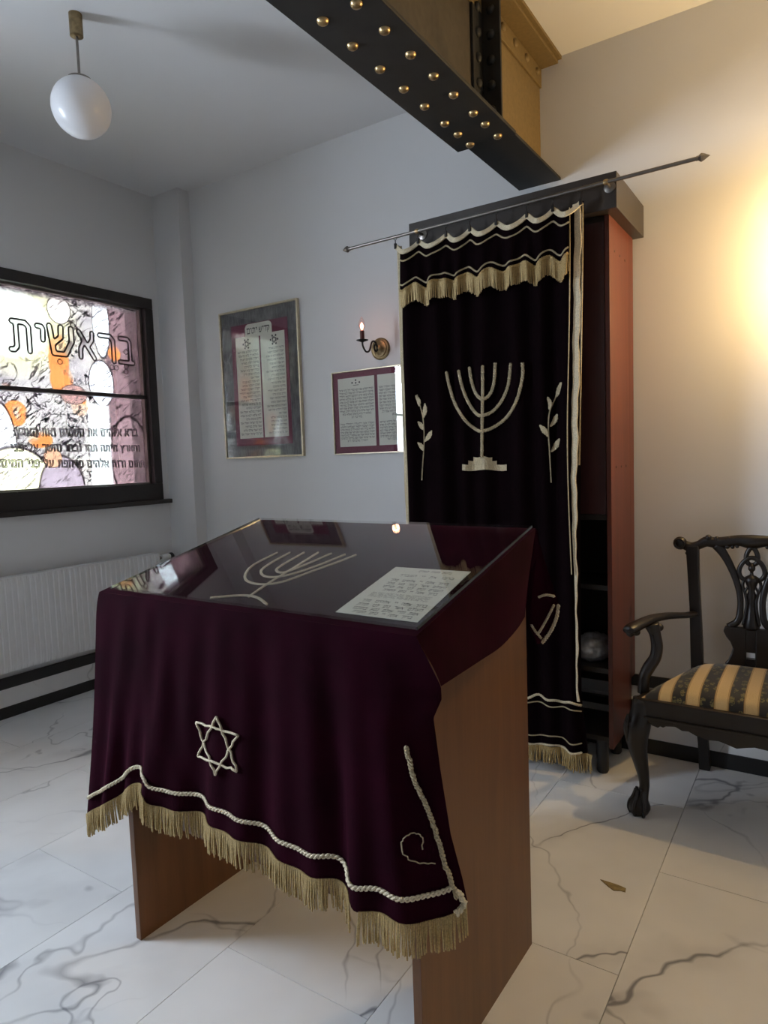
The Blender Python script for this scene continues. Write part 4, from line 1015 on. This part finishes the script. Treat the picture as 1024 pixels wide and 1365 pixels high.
def stile(f):
    P = [(-.385,.990,.022),(-.362,.958,.018),(-.338,.915,.0155),(-.312,.85,.0135),(-.296,.785,.0125),(-.294,.725,.0125),(-.303,.675,.014),(-.335,.645,.017)]
    MB().tube([f(p) for p in spline([(x, YT(z), z) for x, z, r in P], 5)], ispline([r for *_, r in P], 5), 12, flat=.75, nrm=(0, 1, 0)).build('splat_stile', MH, ch, smooth_='all')
    P = [(-.262,.865),(-.280,.85),(-.286,.825),(-.276,.79),(-.270,.75),(-.276,.70),(-.283,.66)]
    MB().tube([f(p) for p in spline([(x, YT(z), z) for x, z in P], 5)], .0062, 8).build('splat_scroll', MH, ch, smooth_='all')
    P = [(-.253,.835),(-.270,.815),(-.276,.795),(-.262,.78)]
    MB().tube([f(p) for p in spline([(x, YT(z)-.003, z) for x, z in P], 4)], .005, 8).build('splat_leaf', MH, ch, smooth_='all')
    out = [(CX-.0165, .470), (-.352, .470), (-.348, .492), (-.338, .505), (-.326, .535), (-.320, .560), (-.330, .585), (-.345, .605), (-.356, .628), (-.350, .650), (CX-.0165, .650)]
    MB().prism([f((x, 3.112, z)) for x, z in out], (0, .026, 0)).build('splat_base', MH, ch, bevel=.005)
both(stile)
for (zc, rx, rz, r) in ((.948, .021, .036, .0095), (.893, .046, .050, .0095)):
    MB().tube([(CX+rx*math.sin(t)*(1-.25*math.cos(t)), YT(zc)-.002, zc+rz*math.cos(t)) for t in [k*2*math.pi/36 for k in range(36)]], r, 10, True).build('splat_loop', MH, ch, smooth_='all')
MB().lathe([(0,.635),(.030,.645),(.032,.655),(.020,.69),(.015,.73),(.011,.76),(.018,.785),(.012,.805),(.022,.835),(.027,.85),(.020,.864),(.008,.872),(.006,.885),(.013,.893),(.013,.905),(.005,.917),(0,.919)], (CX, YT(.77), 0), 18).build('splat_vase', MH, ch, smooth_='all')
box((CX-.0166, 3.112, .470), (CX+.0166, 3.138, .520)).build('splat_base', MH, ch); box((CX-.0166, 3.112, .548), (CX+.0166, 3.138, .650)).build('splat_base', MH, ch)
box((CX-.20, 3.095, .44), (CX+.20, 3.145, .472)).build('rear_rail', MH, ch, bevel=.004)
# seat rails
out = [(-.600,.462),(-.600,.415),(-.575,.395),(-.535,.366),(-.515,.361),(-.508,.369),(-.498,.365),(-.488,.372),(-.455,.377),(-.432,.366),(-.41,.368),(-.385,.357),(-.350,.349),(-.31,.352),(-.285,.346),(CX,.336)]
out = out+[(2*CX-x, z) for x, z in reversed(out[:-1])]
MB().prism([(x, 2.596, z) for x, z in out], (0, .026, 0)).build('front_rail', MH, ch, bevel=.004)
MB().box((-.600, 2.588, .392), (2*CX+.600, 2.597, .402)).build('rail_moulding', MH, ch, bevel=.003)
def side_rail(f):
    P = [(-.600, 2.622), (-.574, 2.622), (-.436, 3.10), (-.462, 3.10)]
    MB().prism([f((x, y, .385)) for x, y in P], (0, 0, .077)).build('side_rail', MH, ch, bevel=.003)
both(side_rail)
def arm(f):
    P = [(-.468,3.125,.690,.019),(-.490,3.02,.703,.019),(-.535,2.90,.722,.021),(-.575,2.80,.728,.024),(-.603,2.72,.722,.027),(-.622,2.665,.715,.029),(-.630,2.635,.712,.022)]
    a = MB().tube([f(p[:3]) for p in spline([p[:3] for p in P], 5)], ispline([p[3] for p in P], 5), 14, flat=.68, nrm=(0, 0, 1)).build('arm', MH, ch, smooth_='all')
    for (x, y) in ((-.628, 2.66), (-.612, 2.685), (-.548, 2.795)):
        q = f((x, y, .697)); MB().lathe([(.016*math.sin(math.pi*k/8), -.016*math.cos(math.pi*k/8)) for k in range(9)], q, 12, (1, 0, 0)).build('arm_scroll', MH, a, smooth_='all')
    P = [(-.568,2.752,.716,.029),(-.556,2.752,.680,.022),(-.548,2.748,.635,.022),(-.552,2.738,.590,.022),(-.572,2.716,.552,.023),(-.586,2.700,.515,.021),(-.588,2.694,.455,.022)]
    s = MB().tube([f(p[:3]) for p in spline([p[:3] for p in P], 5)], ispline([p[3] for p in P], 5), 12).build('arm_support', MH, ch, smooth_='all')
    MB().tube([f((p.x-.005, p.y-.020, p.z)) for p in spline([p[:3] for p in P[1:]], 5)], .0045, 6).build('reeding', MH, s, smooth_='all')
both(arm)
# striped cushion
n = N('striped_brocade'); pos = n.n('ShaderNodeNewGeometry').outputs['Position']; s_ = n.sep(pos)
t_ = n.math('FRACT', n.math('DIVIDE', n.math('ADD', s_[0], .495+.0475+.95), .095)); d = n.math('ABSOLUTE', n.math('SUBTRACT', t_, .5))      # 0 = middle of cream stripe
cream = n.ramp(n.noise(n.mapping(pos, (500, 500, 500)), 1, 2), [(.3, (.50, .36, .17)), (.7, (.62, .46, .24))])
vo = n.n('ShaderNodeTexVoronoi'); n.l(n.mapping(pos, (46, 30, 30)), vo.inputs['Vector']); vo.inputs['Scale'].default_value = 1.0
flo = n.noise(pos, 90, 3, .6, 1.0); flm = n.math('MULTIPLY', n.math('LESS_THAN', vo.outputs['Distance'], .42), n.ramp(flo, [(.44, (0,0,0)), (.52, (1,1,1))]))
dark = n.mix(flm, (.008, .009, .013), n.mix(n.noise(pos, 40, 2), (.05, .07, .03), (.22, .17, .06)))
col = n.mix(n.math('GREATER_THAN', d, .235), cream, dark)
ln = n.math('MULTIPLY', n.math('GREATER_THAN', d, .232), n.math('LESS_THAN', d, .262)); col = n.mix(ln, col, (.20, .11, .03))
ln2 = n.math('MULTIPLY', n.math('GREATER_THAN', d, .195), n.math('LESS_THAN', d, .215)); col = n.mix(ln2, col, (.30, .19, .06))
n.bsdf(col, .75, 0, n.bump(n.noise(pos, 700, 2), .2, .001), Sheen_Weight=.2); M['brocade'] = n.m
def cushion(u, v):
    a, c = 2*u-1, 2*v-1; hw = lerp(.326, .188, v); y = lerp(2.618, 3.092, v)
    e = (max(0, 1-abs(a)**3.5)*max(0, 1-abs(c)**4))**.5
    return Vector((CX+a*hw, y, .462+.060*e))
m_ = MB().grid(cushion, 48, 40); m_.box((CX-.19, 2.63, .43), (CX+.19, 3.08, .462)); m_.build('seat_cushion', M['brocade'], ch, smooth_=True)

# ---------------------------------------------------------------- small scrap on the floor
M['scrap'] = simple('tan_scrap', (.26, .19, .08), .8, 0, .3, 60)
c5 = lambda x, y: on(640+x*.375, 980+y*.375, 2, .0005)
pts = [c5(*p) for p in ((428,514),(452,521),(480,530),(502,538),(519,546),(517,559),(500,554),(475,553),(455,538))]
tag(MB().prism([(p.x, p.y, .0004) for p in pts], (0, 0, .002)).build('floor_scrap', M['scrap'], origin=sum(pts, Vector())/len(pts)), 'small tan sliver lying on the marble floor in front of the armchair', 'scrap')

# ---------------------------------------------------------------- labels of the setting
LAB = {'floor': 'white marble tile floor with grey veins', 'ceiling': 'plain white plaster ceiling', 'wall_back': 'white plaster wall behind the ark and the framed prayers', 'wall_left': 'white plaster wall with the printed window', 'wall_right': 'plain white wall of the room to the right', 'wall_front': 'plain white wall behind the viewer', 'wall_column': 'square white corner column beside the window', 'window_1': 'dark framed window with printed Hebrew lettering film', 'window_2': 'dark framed clear window nearer the viewer', 'baseboard_left': 'black baseboard under the radiator', 'baseboard_back': 'black baseboard below the back wall', 'trim_1': 'marble strip between black bands under the radiator', 'trim_2': 'black band directly under the radiator', 'trim_3': 'marble face of the low ledge behind the armchair', 'trim_4': 'black front edge of the low ledge behind the armchair', 'trim_5': 'marble top of the low ledge behind the armchair', 'trim_6': 'black band on the back wall above the ledge'}
for o in bpy.data.objects:
    if o.parent is None and o.get('kind') == 'structure' and o.name in LAB: o['label'] = LAB[o.name]
